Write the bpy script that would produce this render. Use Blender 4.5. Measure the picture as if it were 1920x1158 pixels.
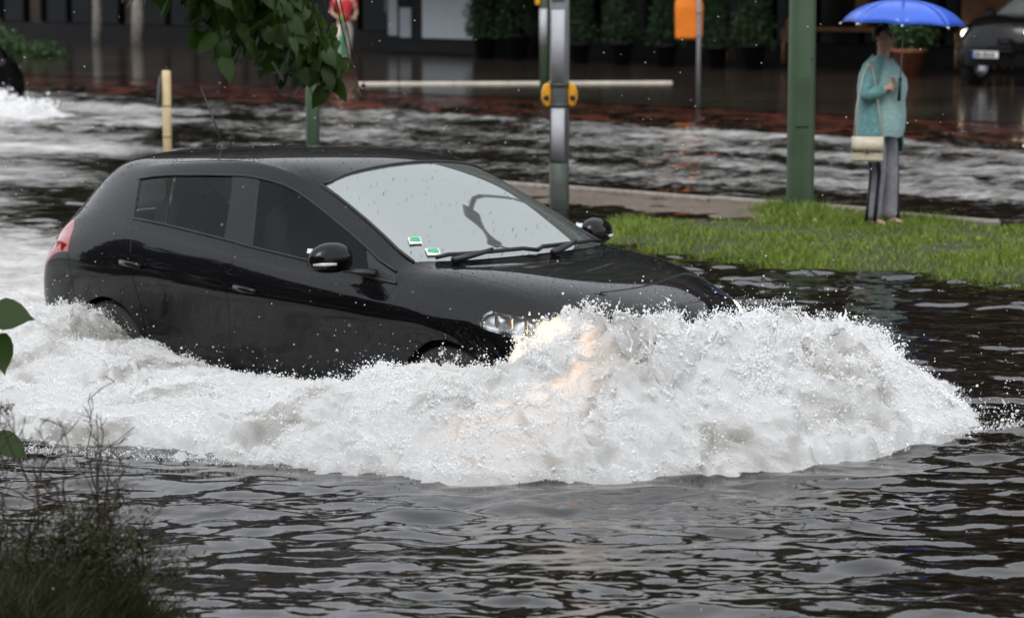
import bpy, bmesh, math, random
import numpy as np
from mathutils import Vector, Matrix
from mathutils import noise as mnoise

# ------------------------------------------------------------------ scene, camera, sky, sun, exposure
scene = bpy.context.scene
for o in list(bpy.data.objects):
    bpy.data.objects.remove(o, do_unlink=True)
COL = scene.collection
random.seed(7)
RNG = np.random.default_rng(7)
PI = math.pi

WL = 0.32                      # flood water level, metres above the carriageway
PSI = -0.762                   # direction of the street
E2 = np.array([math.cos(PSI), math.sin(PSI)])      # along the street
N2 = np.array([-math.sin(PSI), math.cos(PSI)])     # across the street, away from the photographer

cam_data = bpy.data.cameras.new('camera')
cam = bpy.data.objects.new('camera', cam_data)
COL.objects.link(cam)
cam.location = (0, 0, 2.48)
cam.rotation_euler = (PI / 2 - 0.130, 0, 0)
cam_data.sensor_width = 36.0
cam_data.lens = 93.75
cam_data.clip_start = 0.1
cam_data.clip_end = 2000
cam_data.dof.use_dof = True
cam_data.dof.focus_distance = 11.9
cam_data.dof.aperture_fstop = 3.6
scene.camera = cam

world = bpy.data.worlds.new('World')
scene.world = world
world.use_nodes = True
wn = world.node_tree
bg = wn.nodes['Background']
sky = wn.nodes.new('ShaderNodeTexSky')
sky.sky_type = 'NISHITA'
sky.sun_disc = False
sky.sun_elevation = math.radians(52)
sky.sun_rotation = math.radians(200)
sky.dust_density = 6.0
sky.air_density = 1.0
hs = wn.nodes.new('ShaderNodeHueSaturation')
hs.inputs['Saturation'].default_value = 0.16
mixw = wn.nodes.new('ShaderNodeMix')
mixw.data_type = 'RGBA'
mixw.inputs[0].default_value = 0.55            # closed cloud deck evens the sky out
mixw.inputs[7].default_value = (8.4, 8.8, 9.3, 1)
wn.links.new(sky.outputs[0], hs.inputs['Color'])
wn.links.new(hs.outputs[0], mixw.inputs[6])
wn.links.new(mixw.outputs[2], bg.inputs['Color'])
bg.inputs['Strength'].default_value = 0.15

sun_data = bpy.data.lights.new('sun', 'SUN')
sun_data.energy = 0.6
sun_data.angle = math.radians(25)
sun_data.color = (1.0, 0.97, 0.93)
sun = bpy.data.objects.new('sun', sun_data)
COL.objects.link(sun)
sun.location = (0, 0, 30)
sd = Vector((math.sin(math.radians(200)) * math.cos(math.radians(52)), math.cos(math.radians(200)) * math.cos(math.radians(52)), math.sin(math.radians(52))))
sun.rotation_euler = (-sd).to_track_quat('-Z', 'Y').to_euler()

scene.view_settings.view_transform = 'Standard'
scene.view_settings.look = 'None'
scene.view_settings.exposure = 0.34
scene.view_settings.gamma = 1.0
scene.view_settings.use_curve_mapping = False
scene.render.engine = 'CYCLES'
scene.cycles.max_bounces = 8
scene.cycles.diffuse_bounces = 6
scene.cycles.transparent_max_bounces = 12
scene.cycles.use_denoising = True
scene.cycles.caustics_reflective = False
scene.cycles.caustics_refractive = False
scene.cycles.sample_clamp_indirect = 6.0

# ------------------------------------------------------------------ helpers
def R(e, n, z=0.0):
    """point given along the street, across the street and up"""
    return Vector((E2[0] * e + N2[0] * n, E2[1] * e + N2[1] * n, z))

def RN(P):
    P = np.asarray(P, float)
    return np.stack([E2[0] * P[:, 0] + N2[0] * P[:, 1], E2[1] * P[:, 0] + N2[1] * P[:, 1], P[:, 2]], 1)

def tag(o, label=None, cat=None, group=None, kind=None):
    if label: o['label'] = label
    if cat: o['category'] = cat
    if group: o['group'] = group
    if kind: o['kind'] = kind
    return o

def empty(name, loc=(0, 0, 0), rz=0.0):
    o = bpy.data.objects.new(name, None)
    o.empty_display_size = 0.1
    COL.objects.link(o)
    o.location = loc
    o.rotation_euler = (0, 0, rz)
    return o

def link(name, me, mat=None, parent=None, smooth=False):
    o = bpy.data.objects.new(name, me)
    COL.objects.link(o)
    if mat is not None and not me.materials:
        me.materials.append(mat)
    if parent is not None:
        o.parent = parent
    if smooth:
        me.polygons.foreach_set('use_smooth', [True] * len(me.polygons))
    return o

def copy_tree(o, parent=None):
    c = o.copy()
    COL.objects.link(c)
    c.parent = parent
    for ch in list(o.children):
        copy_tree(ch, c)
    return c

class MB:
    """collects shapes and links them as one mesh"""
    def __init__(self):
        self.v = []; self.f = []
    def add(self, verts, faces):
        k = len(self.v)
        self.v.extend([tuple(p) for p in verts])
        self.f.extend([tuple(i + k for i in f) for f in faces])
        return self
    def box(self, c, s, rz=0.0, bev=0.0):
        cx, cy, cz = c; sx, sy, sz = s[0] / 2, s[1] / 2, s[2] / 2
        ca, sa = math.cos(rz), math.sin(rz)
        def T(x, y, z): return (cx + ca * x - sa * y, cy + sa * x + ca * y, cz + z)
        if bev <= 0:
            v = [T(x, y, z) for z in (-sz, sz) for x, y in ((-sx, -sy), (sx, -sy), (sx, sy), (-sx, sy))]
            return self.add(v, [(3, 2, 1, 0), (4, 5, 6, 7), (0, 1, 5, 4), (1, 2, 6, 5), (2, 3, 7, 6), (3, 0, 4, 7)])
        b = bev
        ring = lambda ix, iy: [(-sx + ix, -sy + iy + b), (-sx + ix + b, -sy + iy), (sx - ix - b, -sy + iy), (sx - ix, -sy + iy + b), (sx - ix, sy - iy - b), (sx - ix - b, sy - iy), (-sx + ix + b, sy - iy), (-sx + ix, sy - iy - b)]
        lv = [(ring(b, b), -sz), (ring(0, 0), -sz + b), (ring(0, 0), sz - b), (ring(b, b), sz)]
        v = [T(x, y, z) for r, z in lv for x, y in r]
        f = [tuple(range(7, -1, -1)), tuple(range(24, 32))]
        for k in range(3):
            for i in range(8):
                f.append((k * 8 + i, k * 8 + (i + 1) % 8, k * 8 + 8 + (i + 1) % 8, k * 8 + 8 + i))
        return self.add(v, f)
    def tube(self, path, rad, n=8, caps=True, flat=None):
        path = [Vector(p) for p in path]
        rad = list(rad) if hasattr(rad, '__len__') else [rad] * len(path)
        v = []; f = []
        up = None
        for i, p in enumerate(path):
            t = (path[min(i + 1, len(path) - 1)] - path[max(i - 1, 0)]).normalized()
            if up is None:
                up = Vector((0, 0, 1)) if abs(t.z) < 0.9 else Vector((1, 0, 0))
            a = t.cross(up).normalized(); b = a.cross(t).normalized(); up = b
            r = rad[i]
            ra, rb = r if hasattr(r, '__len__') else (r, r)
            for k in range(n):
                th = 2 * PI * k / n
                v.append(p + a * (ra * math.cos(th)) + b * (rb * math.sin(th)))
        for i in range(len(path) - 1):
            for k in range(n):
                f.append((i * n + k, i * n + (k + 1) % n, i * n + n + (k + 1) % n, i * n + n + k))
        if caps:
            f.append(tuple(range(n - 1, -1, -1)))
            m = (len(path) - 1) * n
            f.append(tuple(range(m, m + n)))
        return self.add(v, f)
    def lathe(self, prof, c=(0, 0, 0), n=24, axis='z'):
        v = []; f = []
        for r, h in prof:
            for k in range(n):
                th = 2 * PI * k / n
                a, b = r * math.cos(th), r * math.sin(th)
                p = (a, b, h) if axis == 'z' else ((a, h, b) if axis == 'y' else (h, a, b))
                v.append((c[0] + p[0], c[1] + p[1], c[2] + p[2]))
        for i in range(len(prof) - 1):
            for k in range(n):
                f.append((i * n + k, i * n + (k + 1) % n, i * n + n + (k + 1) % n, i * n + n + k))
        return self.add(v, f)
    def grid(self, P):
        """P[i][j] points"""
        I, J = len(P), len(P[0])
        return self.add([p for r in P for p in r], [(i * J + j, (i + 1) * J + j, (i + 1) * J + j + 1, i * J + j + 1) for i in range(I - 1) for j in range(J - 1)])
    def mesh(self, name):
        me = bpy.data.meshes.new(name)
        me.from_pydata(self.v, [], self.f)
        me.update()
        return me
    def build(self, name, mat=None, parent=None, smooth=False, sub=0, solid=0.0):
        o = link(name, self.mesh(name), mat, parent, smooth)
        if solid:
            m = o.modifiers.new('solid', 'SOLIDIFY'); m.thickness = solid; m.offset = 0
        if sub:
            m = o.modifiers.new('sub', 'SUBSURF'); m.levels = sub; m.render_levels = sub
        return o

def big_mesh(name, V, F):
    """large mesh from numpy arrays; F is (n, 3) or (n, 4)"""
    me = bpy.data.meshes.new(name)
    V = np.ascontiguousarray(V, dtype=np.float32); F = np.ascontiguousarray(F, dtype=np.int32)
    me.vertices.add(len(V)); me.vertices.foreach_set('co', V.ravel())
    k = F.shape[1]
    me.loops.add(F.size); me.loops.foreach_set('vertex_index', F.ravel())
    me.polygons.add(len(F))
    me.polygons.foreach_set('loop_start', np.arange(0, F.size, k, dtype=np.int32))
    me.polygons.foreach_set('loop_total', np.full(len(F), k, dtype=np.int32))
    me.update(calc_edges=True)
    return me

# numpy gradient noise, used for waves, foam and terrain
_perm = np.random.default_rng(3).permutation(256)
_perm = np.concatenate([_perm, _perm, _perm])
_g3 = np.random.default_rng(5).normal(size=(256, 3)); _g3 /= np.linalg.norm(_g3, axis=1)[:, None]
def gnoise(P):
    P = np.asarray(P, float)
    i = np.floor(P).astype(int); f = P - i; i &= 255
    u = f * f * f * (f * (f * 6 - 15) + 10)
    out = 0
    for dx in (0, 1):
        for dy in (0, 1):
            for dz in (0, 1):
                h = _perm[_perm[_perm[i[:, 0] + dx] + i[:, 1] + dy] + i[:, 2] + dz]
                g = _g3[h]
                d = g[:, 0] * (f[:, 0] - dx) + g[:, 1] * (f[:, 1] - dy) + g[:, 2] * (f[:, 2] - dz)
                w = (u[:, 0] if dx else 1 - u[:, 0]) * (u[:, 1] if dy else 1 - u[:, 1]) * (u[:, 2] if dz else 1 - u[:, 2])
                out = out + d * w
    return out * 1.5
def fbm(P, oct=4, lac=2.1, gain=0.5, billow=False):
    P = np.asarray(P, float)
    a = 1.0; s = 0; q = P.copy(); tot = 0
    for k in range(oct):
        v = gnoise(q + 17.3 * k)
        s = s + a * (1 - 2 * np.abs(v) if billow else v); tot += a
        q = q * lac; a *= gain
    return s / tot

# ------------------------------------------------------------------ materials
def new_mat(name):
    m = bpy.data.materials.new(name); m.use_nodes = True
    nt = m.node_tree
    return m, nt, nt.nodes['Principled BSDF']

def mat(name, col, rough=0.6, metal=0.0, spec=0.5, var=0.0, scale=8.0, bump=0.0, bscale=40.0, coat=0.0, col2=None, emit=None, estr=0.0, sheen=0.0, coord='Object', bdist=0.01, detail=5.0):
    m, nt, b = new_mat(name)
    b.inputs['Base Color'].default_value = (*col, 1)
    b.inputs['Roughness'].default_value = rough
    b.inputs['Metallic'].default_value = metal
    b.inputs['Specular IOR Level'].default_value = spec
    b.inputs['Coat Weight'].default_value = coat
    if sheen: b.inputs['Sheen Weight'].default_value = sheen
    if emit:
        b.inputs['Emission Color'].default_value = (*emit, 1); b.inputs['Emission Strength'].default_value = estr
    tc = nt.nodes.new('ShaderNodeTexCoord')
    if var or col2:
        nz = nt.nodes.new('ShaderNodeTexNoise'); nz.inputs['Scale'].default_value = scale; nz.inputs['Detail'].default_value = detail
        nt.links.new(tc.outputs[coord], nz.inputs['Vector'])
        cr = nt.nodes.new('ShaderNodeValToRGB')
        c2 = col2 if col2 else tuple(max(0, c * (1 - var)) for c in col)
        c1 = col if col2 else tuple(min(1, c * (1 + var)) for c in col)
        cr.color_ramp.elements[0].color = (*c2, 1); cr.color_ramp.elements[0].position = 0.35
        cr.color_ramp.elements[1].color = (*c1, 1); cr.color_ramp.elements[1].position = 0.68
        nt.links.new(nz.outputs['Fac'], cr.inputs['Fac']); nt.links.new(cr.outputs['Color'], b.inputs['Base Color'])
    if bump:
        nb = nt.nodes.new('ShaderNodeTexNoise'); nb.inputs['Scale'].default_value = bscale; nb.inputs['Detail'].default_value = 4
        nt.links.new(tc.outputs[coord], nb.inputs['Vector'])
        bp = nt.nodes.new('ShaderNodeBump'); bp.inputs['Strength'].default_value = bump; bp.inputs['Distance'].default_value = bdist
        nt.links.new(nb.outputs['Fac'], bp.inputs['Height']); nt.links.new(bp.outputs['Normal'], b.inputs['Normal'])
    return m

def paint_mat(name, col):
    """wet car paint: dark base, clear coat, rain beads as fine relief"""
    m, nt, b = new_mat(name)
    b.inputs['Base Color'].default_value = (*col, 1)
    b.inputs['Roughness'].default_value = 0.5
    b.inputs['Specular IOR Level'].default_value = 0.04
    b.inputs['Coat Weight'].default_value = 1.0
    b.inputs['Coat Roughness'].default_value = 0.03
    b.inputs['Coat IOR'].default_value = 1.38
    tc = nt.nodes.new('ShaderNodeTexCoord')
    vo = nt.nodes.new('ShaderNodeTexVoronoi'); vo.inputs['Scale'].default_value = 55; vo.inputs['Randomness'].default_value = 1
    nt.links.new(tc.outputs['Object'], vo.inputs['Vector'])
    rp = nt.nodes.new('ShaderNodeMapRange'); rp.inputs[1].default_value = 0.10; rp.inputs[2].default_value = 0.30
    rp.inputs[3].default_value = 1; rp.inputs[4].default_value = 0
    nt.links.new(vo.outputs['Distance'], rp.inputs[0])
    nz = nt.nodes.new('ShaderNodeTexNoise'); nz.inputs['Scale'].default_value = 2.6; nz.inputs['Detail'].default_value = 3
    nt.links.new(tc.outputs['Object'], nz.inputs['Vector'])
    wv = nt.nodes.new('ShaderNodeMath'); wv.operation = 'MULTIPLY_ADD'; wv.inputs[1].default_value = 0.18
    nt.links.new(rp.outputs[0], wv.inputs[0]); nt.links.new(nz.outputs['Fac'], wv.inputs[2])
    bp = nt.nodes.new('ShaderNodeBump'); bp.inputs['Strength'].default_value = 0.10; bp.inputs['Distance'].default_value = 0.004
    nt.links.new(wv.outputs[0], bp.inputs['Height']); nt.links.new(bp.outputs['Normal'], b.inputs['Coat Normal'])
    return m

def glass_mat(name, tint, ior, haze=0.0, hazecol=(0.6, 0.65, 0.63)):
    """thin car glass: see-through, mirrors the sky, with an optional pale haze painted in as sky reflection"""
    m, nt, b = new_mat(name)
    nt.nodes.remove(b)
    out = nt.nodes['Material Output']
    tr = nt.nodes.new('ShaderNodeBsdfTransparent'); tr.inputs[0].default_value = (*tint, 1)
    gl = nt.nodes.new('ShaderNodeBsdfGlossy'); gl.inputs['Roughness'].default_value = 0.02; gl.inputs['Color'].default_value = (0.93, 0.98, 0.97, 1)
    fr = nt.nodes.new('ShaderNodeFresnel'); fr.inputs['IOR'].default_value = ior
    base = tr
    if haze:
        df = nt.nodes.new('ShaderNodeBsdfDiffuse'); df.inputs[0].default_value = (*hazecol, 1)
        tl = nt.nodes.new('ShaderNodeBsdfTranslucent'); tl.inputs[0].default_value = (*hazecol, 1)
        a1 = nt.nodes.new('ShaderNodeMixShader'); a1.inputs[0].default_value = 0.3
        nt.links.new(df.outputs[0], a1.inputs[1]); nt.links.new(tl.outputs[0], a1.inputs[2])
        hm = nt.nodes.new('ShaderNodeMixShader'); hm.inputs[0].default_value = haze
        nt.links.new(tr.outputs[0], hm.inputs[1]); nt.links.new(a1.outputs[0], hm.inputs[2])
        base = hm
    mx = nt.nodes.new('ShaderNodeMixShader')
    nt.links.new(fr.outputs[0], mx.inputs[0]); nt.links.new(base.outputs[0], mx.inputs[1]); nt.links.new(gl.outputs[0], mx.inputs[2])
    nt.links.new(mx.outputs[0], out.inputs['Surface'])
    return m

# ------------------------------------------------------------------ shared materials
M = {}
M['paint'] = paint_mat('black wet car paint', (0.002, 0.002, 0.0026))
M['trim'] = mat('black plastic trim', (0.012, 0.012, 0.013), 0.42, bump=0.1, bscale=200)
M['rubber'] = mat('tyre rubber', (0.018, 0.018, 0.019), 0.8, bump=0.3, bscale=120)
M['alloy'] = mat('alloy rim', (0.42, 0.43, 0.45), 0.3, metal=0.9, var=0.15)
M['screen'] = glass_mat('windscreen glass with painted sky haze', (0.55, 0.62, 0.60), 4.2, haze=0.25, hazecol=(0.70, 0.76, 0.74))  # diffuse haze brightens the glass in place of stronger sky reflection
M['sideglass'] = glass_mat('dark tinted side glass', (0.62, 0.66, 0.64), 1.26)
M['lens'] = glass_mat('clear lamp lens', (0.72, 0.74, 0.76), 1.5)
M['red_lens'] = mat('red lamp lens', (0.36, 0.012, 0.018), 0.12, coat=1.0, var=0.25, scale=30)
M['clear_lens'] = mat('pale lamp lens', (0.62, 0.60, 0.58), 0.15, coat=1.0)
M['amber'] = mat('amber lamp lens', (0.75, 0.22, 0.03), 0.2, coat=1.0)
M['chrome'] = mat('polished chrome', (0.75, 0.76, 0.78), 0.08, metal=1.0)
M['reflector'] = mat('smoked lamp reflector', (0.20, 0.20, 0.21), 0.22, metal=0.9, var=0.3, scale=40)
M['cabin'] = mat('dark grey cabin plastic', (0.012, 0.012, 0.013), 0.7, bump=0.2, bscale=150)
M['seat'] = mat('charcoal seat cloth', (0.012, 0.012, 0.014), 0.9, bump=0.3, bscale=250)
M['lamp_on'] = mat('lit headlamp bulb', (1, 0.9, 0.7), 0.3, emit=(1.0, 0.80, 0.50), estr=25.0)
M['lamp_far'] = mat('lit distant headlamp', (1, 0.9, 0.7), 0.3, emit=(1.0, 0.86, 0.62), estr=14.0)
M['plate'] = mat('white number plate', (0.72, 0.73, 0.74), 0.4)
M['blue'] = mat('blue plate strip', (0.02, 0.06, 0.35), 0.4)
M['ink'] = mat('black lettering', (0.01, 0.01, 0.01), 0.5)
M['sticker_g'] = mat('green sticker print', (0.06, 0.42, 0.20), 0.5)
M['sticker_w'] = mat('white sticker print', (0.75, 0.80, 0.74), 0.5)

# ------------------------------------------------------------------ car
# rows run from the sill over the waist line, windows and roof rail to the centre line; columns from tail to nose
_R = [None] * 12
_R[11] = [(.12,0,.26),(.0,0,.52),(.07,0,.83),(.13,0,1.04),(.36,0,1.37),(.72,0,1.427),(1.05,0,1.452),(1.5,0,1.47),(1.62,0,1.472),(1.78,0,1.472),(2.05,0,1.46),(2.32,0,1.425),(2.62,0,1.295),(2.93,0,1.135),(3.23,0,.985),(3.42,0,.968),(3.68,0,.932),(3.92,0,.883),(4.13,0,.80),(4.22,0,.70),(4.28,0,.50),(4.23,0,.25)]
_R[10] = [(.12,.28,.26),(.005,.28,.52),(.075,.28,.83),(.135,.28,1.04),(.365,.28,1.366),(.725,.28,1.421),(1.05,.28,1.446),(1.5,.28,1.464),(1.62,.28,1.466),(1.78,.28,1.466),(2.05,.28,1.454),(2.31,.275,1.408),(2.61,.28,1.29),(2.92,.29,1.13),(3.215,.30,.985),(3.40,.285,.972),(3.66,.27,.936),(3.9,.25,.885),(4.115,.2,.80),(4.21,.2,.70),(4.27,.2,.50),(4.22,.2,.25)]
_R[9] = [(.13,.48,.26),(.02,.5,.52),(.09,.5,.83),(.15,.48,1.045),(.39,.46,1.345),(.74,.49,1.394),(1.06,.505,1.418),(1.5,.515,1.434),(1.62,.517,1.436),(1.76,.52,1.436),(2.03,.515,1.424),(2.285,.50,1.372),(2.575,.52,1.27),(2.87,.54,1.118),(3.15,.56,.983),(3.34,.54,.972),(3.6,.5,.936),(3.85,.455,.884),(4.07,.37,.798),(4.175,.36,.70),(4.24,.36,.50),(4.19,.35,.25)]
_R[8] = [(.14,.58,.26),(.04,.6,.52),(.11,.6,.835),(.19,.58,1.05),(.44,.55,1.312),(.77,.575,1.352),(1.07,.585,1.381),(1.52,.595,1.402),(1.64,.598,1.403),(1.78,.6,1.402),(2.02,.6,1.37),(2.25,.60,1.318),(2.51,.632,1.215),(2.77,.665,1.105),(3.02,.70,.982),(3.25,.695,.962),(3.52,.665,.925),(3.78,.605,.868),(4.02,.51,.79),(4.13,.49,.695),(4.20,.48,.50),(4.15,.47,.25)]
_R[7] = [(.16,.64,.26),(.07,.67,.52),(.135,.68,.84),(.26,.66,1.06),(.54,.635,1.245),(.82,.648,1.287),(1.08,.65,1.327),(1.645,.645,1.358),(1.72,.646,1.358),(1.80,.647,1.356),(2.02,.648,1.328),(2.19,.652,1.278),(2.45,.692,1.172),(2.72,.742,1.058),(2.985,.79,.937),(3.24,.762,.936),(3.5,.732,.902),(3.73,.69,.846),(3.97,.61,.783),(4.08,.585,.69),(4.16,.57,.50),(4.11,.56,.25)]
_R[6] = [(.19,.69,.26),(.10,.72,.52),(.16,.735,.85),(.37,.745,1.055),(.66,.765,1.088),(.93,.79,1.078),(1.17,.80,1.062),(1.745,.82,1.01),(1.83,.822,1.0),(1.93,.826,.988),(2.2,.83,.965),(2.45,.83,.948),(2.65,.828,.935),(2.85,.826,.922),(3.03,.825,.908),(3.25,.808,.898),(3.47,.795,.865),(3.63,.80,.80),(3.92,.69,.77),(4.05,.64,.68),(4.13,.62,.50),(4.08,.61,.25)]
_R[5] = [(.23,.73,.26),(.15,.77,.51),(.19,.775,.845),(.43,.80,1.0),(.70,.828,1.025),(.98,.843,1.025),(1.2,.847,1.015),(1.75,.857,.972),(1.83,.859,.962),(1.94,.861,.95),(2.2,.863,.928),(2.45,.863,.910),(2.65,.862,.897),(2.85,.861,.884),(3.05,.86,.868),(3.26,.848,.858),(3.46,.845,.82),(3.61,.838,.772),(3.91,.725,.725),(4.03,.68,.645),(4.11,.655,.49),(4.06,.645,.25)]
_R[4] = [(.27,.76,.255),(.21,.805,.49),(.24,.815,.80),(.47,.848,.885),(.74,.876,.86),(1.04,.889,.845),(1.25,.892,.835),(1.75,.896,.80),(1.83,.896,.795),(1.94,.897,.79),(2.2,.898,.782),(2.45,.898,.774),(2.65,.897,.767),(2.85,.895,.76),(3.06,.892,.752),(3.27,.89,.748),(3.45,.885,.735),(3.63,.862,.738),(3.90,.76,.66),(4.01,.715,.60),(4.09,.69,.47),(4.04,.68,.24)]
_R[3] = [(.31,.775,.25),(.29,.83,.45),(.34,.85,.66),(.52,.872,.68),(.78,.888,.67),(1.10,.894,.66),(1.28,.896,.66),(1.75,.899,.65),(1.83,.899,.65),(1.94,.90,.645),(2.2,.90,.64),(2.45,.90,.635),(2.65,.90,.63),(2.85,.899,.625),(3.06,.898,.62),(3.27,.899,.62),(3.45,.897,.62),(3.66,.873,.60),(3.90,.80,.56),(4.0,.75,.52),(4.07,.72,.42),(4.02,.71,.235)]
_R[2] = [(.35,.785,.24),(.36,.845,.38),(.42,.865,.46),(.58,.877,.46),(.82,.886,.46),(1.16,.884,.46),(1.30,.884,.46),(1.75,.884,.45),(1.83,.884,.45),(1.94,.884,.45),(2.2,.884,.45),(2.45,.884,.45),(2.65,.884,.45),(2.85,.885,.45),(3.06,.887,.45),(3.27,.89,.45),(3.45,.892,.45),(3.66,.878,.45),(3.90,.82,.42),(3.99,.775,.40),(4.05,.74,.35),(4.0,.73,.23)]
_R[1] = [(.38,.785,.22),(.42,.845,.29),(.48,.855,.29),(.62,.862,.29),(.85,.868,.29),(1.19,.870,.29),(1.32,.870,.29),(1.75,.872,.29),(1.83,.872,.29),(1.94,.872,.29),(2.2,.872,.29),(2.45,.872,.29),(2.65,.872,.29),(2.85,.872,.29),(3.06,.872,.29),(3.27,.874,.29),(3.45,.875,.29),(3.66,.865,.29),(3.90,.82,.29),(3.98,.78,.29),(4.03,.745,.28),(3.98,.735,.22)]
_R[0] = [(.40,.77,.19),(.44,.79,.20),(.50,.79,.2),(.64,.79,.2),(.86,.79,.2),(1.2,.79,.2),(1.32,.79,.2),(1.75,.79,.2),(1.83,.79,.2),(1.94,.79,.2),(2.2,.79,.2),(2.45,.79,.2),(2.65,.79,.2),(2.85,.79,.2),(3.06,.79,.2),(3.27,.79,.2),(3.45,.79,.2),(3.66,.78,.2),(3.88,.76,.2),(3.95,.73,.2),(4.0,.70,.2),(3.95,.69,.19)]
CAGE = np.array(_R, float)                       # (12 rows, 22 columns, 3)
CAGE[7, 5:11, 2] += .020; CAGE[8, 5:11, 2] += .008
CAGE[6, 7:15, 2] -= .022; CAGE[6, 5:7, 2] -= .012
CAGE[5, 3:17, 1] -= .010; CAGE[5, 5:15, 2] -= .012; CAGE[4, 2:17, 1] += .010; CAGE[3, 5:16, 1] -= .014
CAGE[:, :3, 0] -= .065; CAGE[:, 3, 0] -= .035
CAGE[4, 2:5, 1] += .012; CAGE[4, 15:17, 1] += .008

def _part(i, j):
    """name of the panel at column cell i and row cell j, and whether it is one of a left/right pair"""
    if j == 6:
        if i == 5: return 'quarter_window', 1
        if i == 6: return 'rear_side_window', 1
        if i in (7, 8): return 'centre_pillar', 1
        if 9 <= i <= 12: return 'front_side_window', 1
        if i == 13: return 'mirror_sail_panel', 1
    if 8 <= j <= 10:
        if 11 <= i <= 13: return 'windscreen', 0
        if 14 <= i <= 17: return 'bonnet', 0
        if 4 <= i <= 10: return 'roof', 0
        if i == 3: return 'rear_window', 0
    if (i == 17 and j in (4, 5)) or (i == 18 and j in (4, 5, 6)): return 'headlight', 1
    if i == 2 and j in (4, 5): return 'tail_light', 1
    if i >= 18 or (i == 17 and j < 4): return 'front_bumper', 0
    if i < 2 or (i == 2 and j < 4): return 'rear_bumper', 0
    if i == 2: return 'tailgate', 0
    if 8 <= i <= 13 and 1 <= j <= 5: return 'front_door', 1
    if 5 <= i <= 7 and 1 <= j <= 5: return 'rear_door', 1
    if 14 <= i <= 17 and 1 <= j <= 7: return 'front_wing', 1
    return 'body_side', 1

def _bspline(P, k):
    """uniform cubic B-spline along axis 0, k samples per cell, pulled towards its control points"""
    def ext(Q): return np.concatenate([2 * Q[:1] - Q[1:2], Q, 2 * Q[-1:] - Q[-2:-1]], 0)
    C = P.copy()
    for _ in range(2):
        X = ext(C); C = C + 0.6 * (P - (X[:-2] + 4 * X[1:-1] + X[2:]) / 6)
    X = ext(C)
    out = []
    n = len(P)
    for i in range(n - 1):
        for s in range(k):
            t = s / k
            out.append(((1 - t) ** 3 * X[i] + (3 * t ** 3 - 6 * t * t + 4) * X[i + 1] + (-3 * t ** 3 + 3 * t * t + 3 * t + 1) * X[i + 2] + t ** 3 * X[i + 3]) / 6)
    out.append((X[n - 1] + 4 * X[n] + X[n + 1]) / 6)
    return np.array(out)

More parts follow.
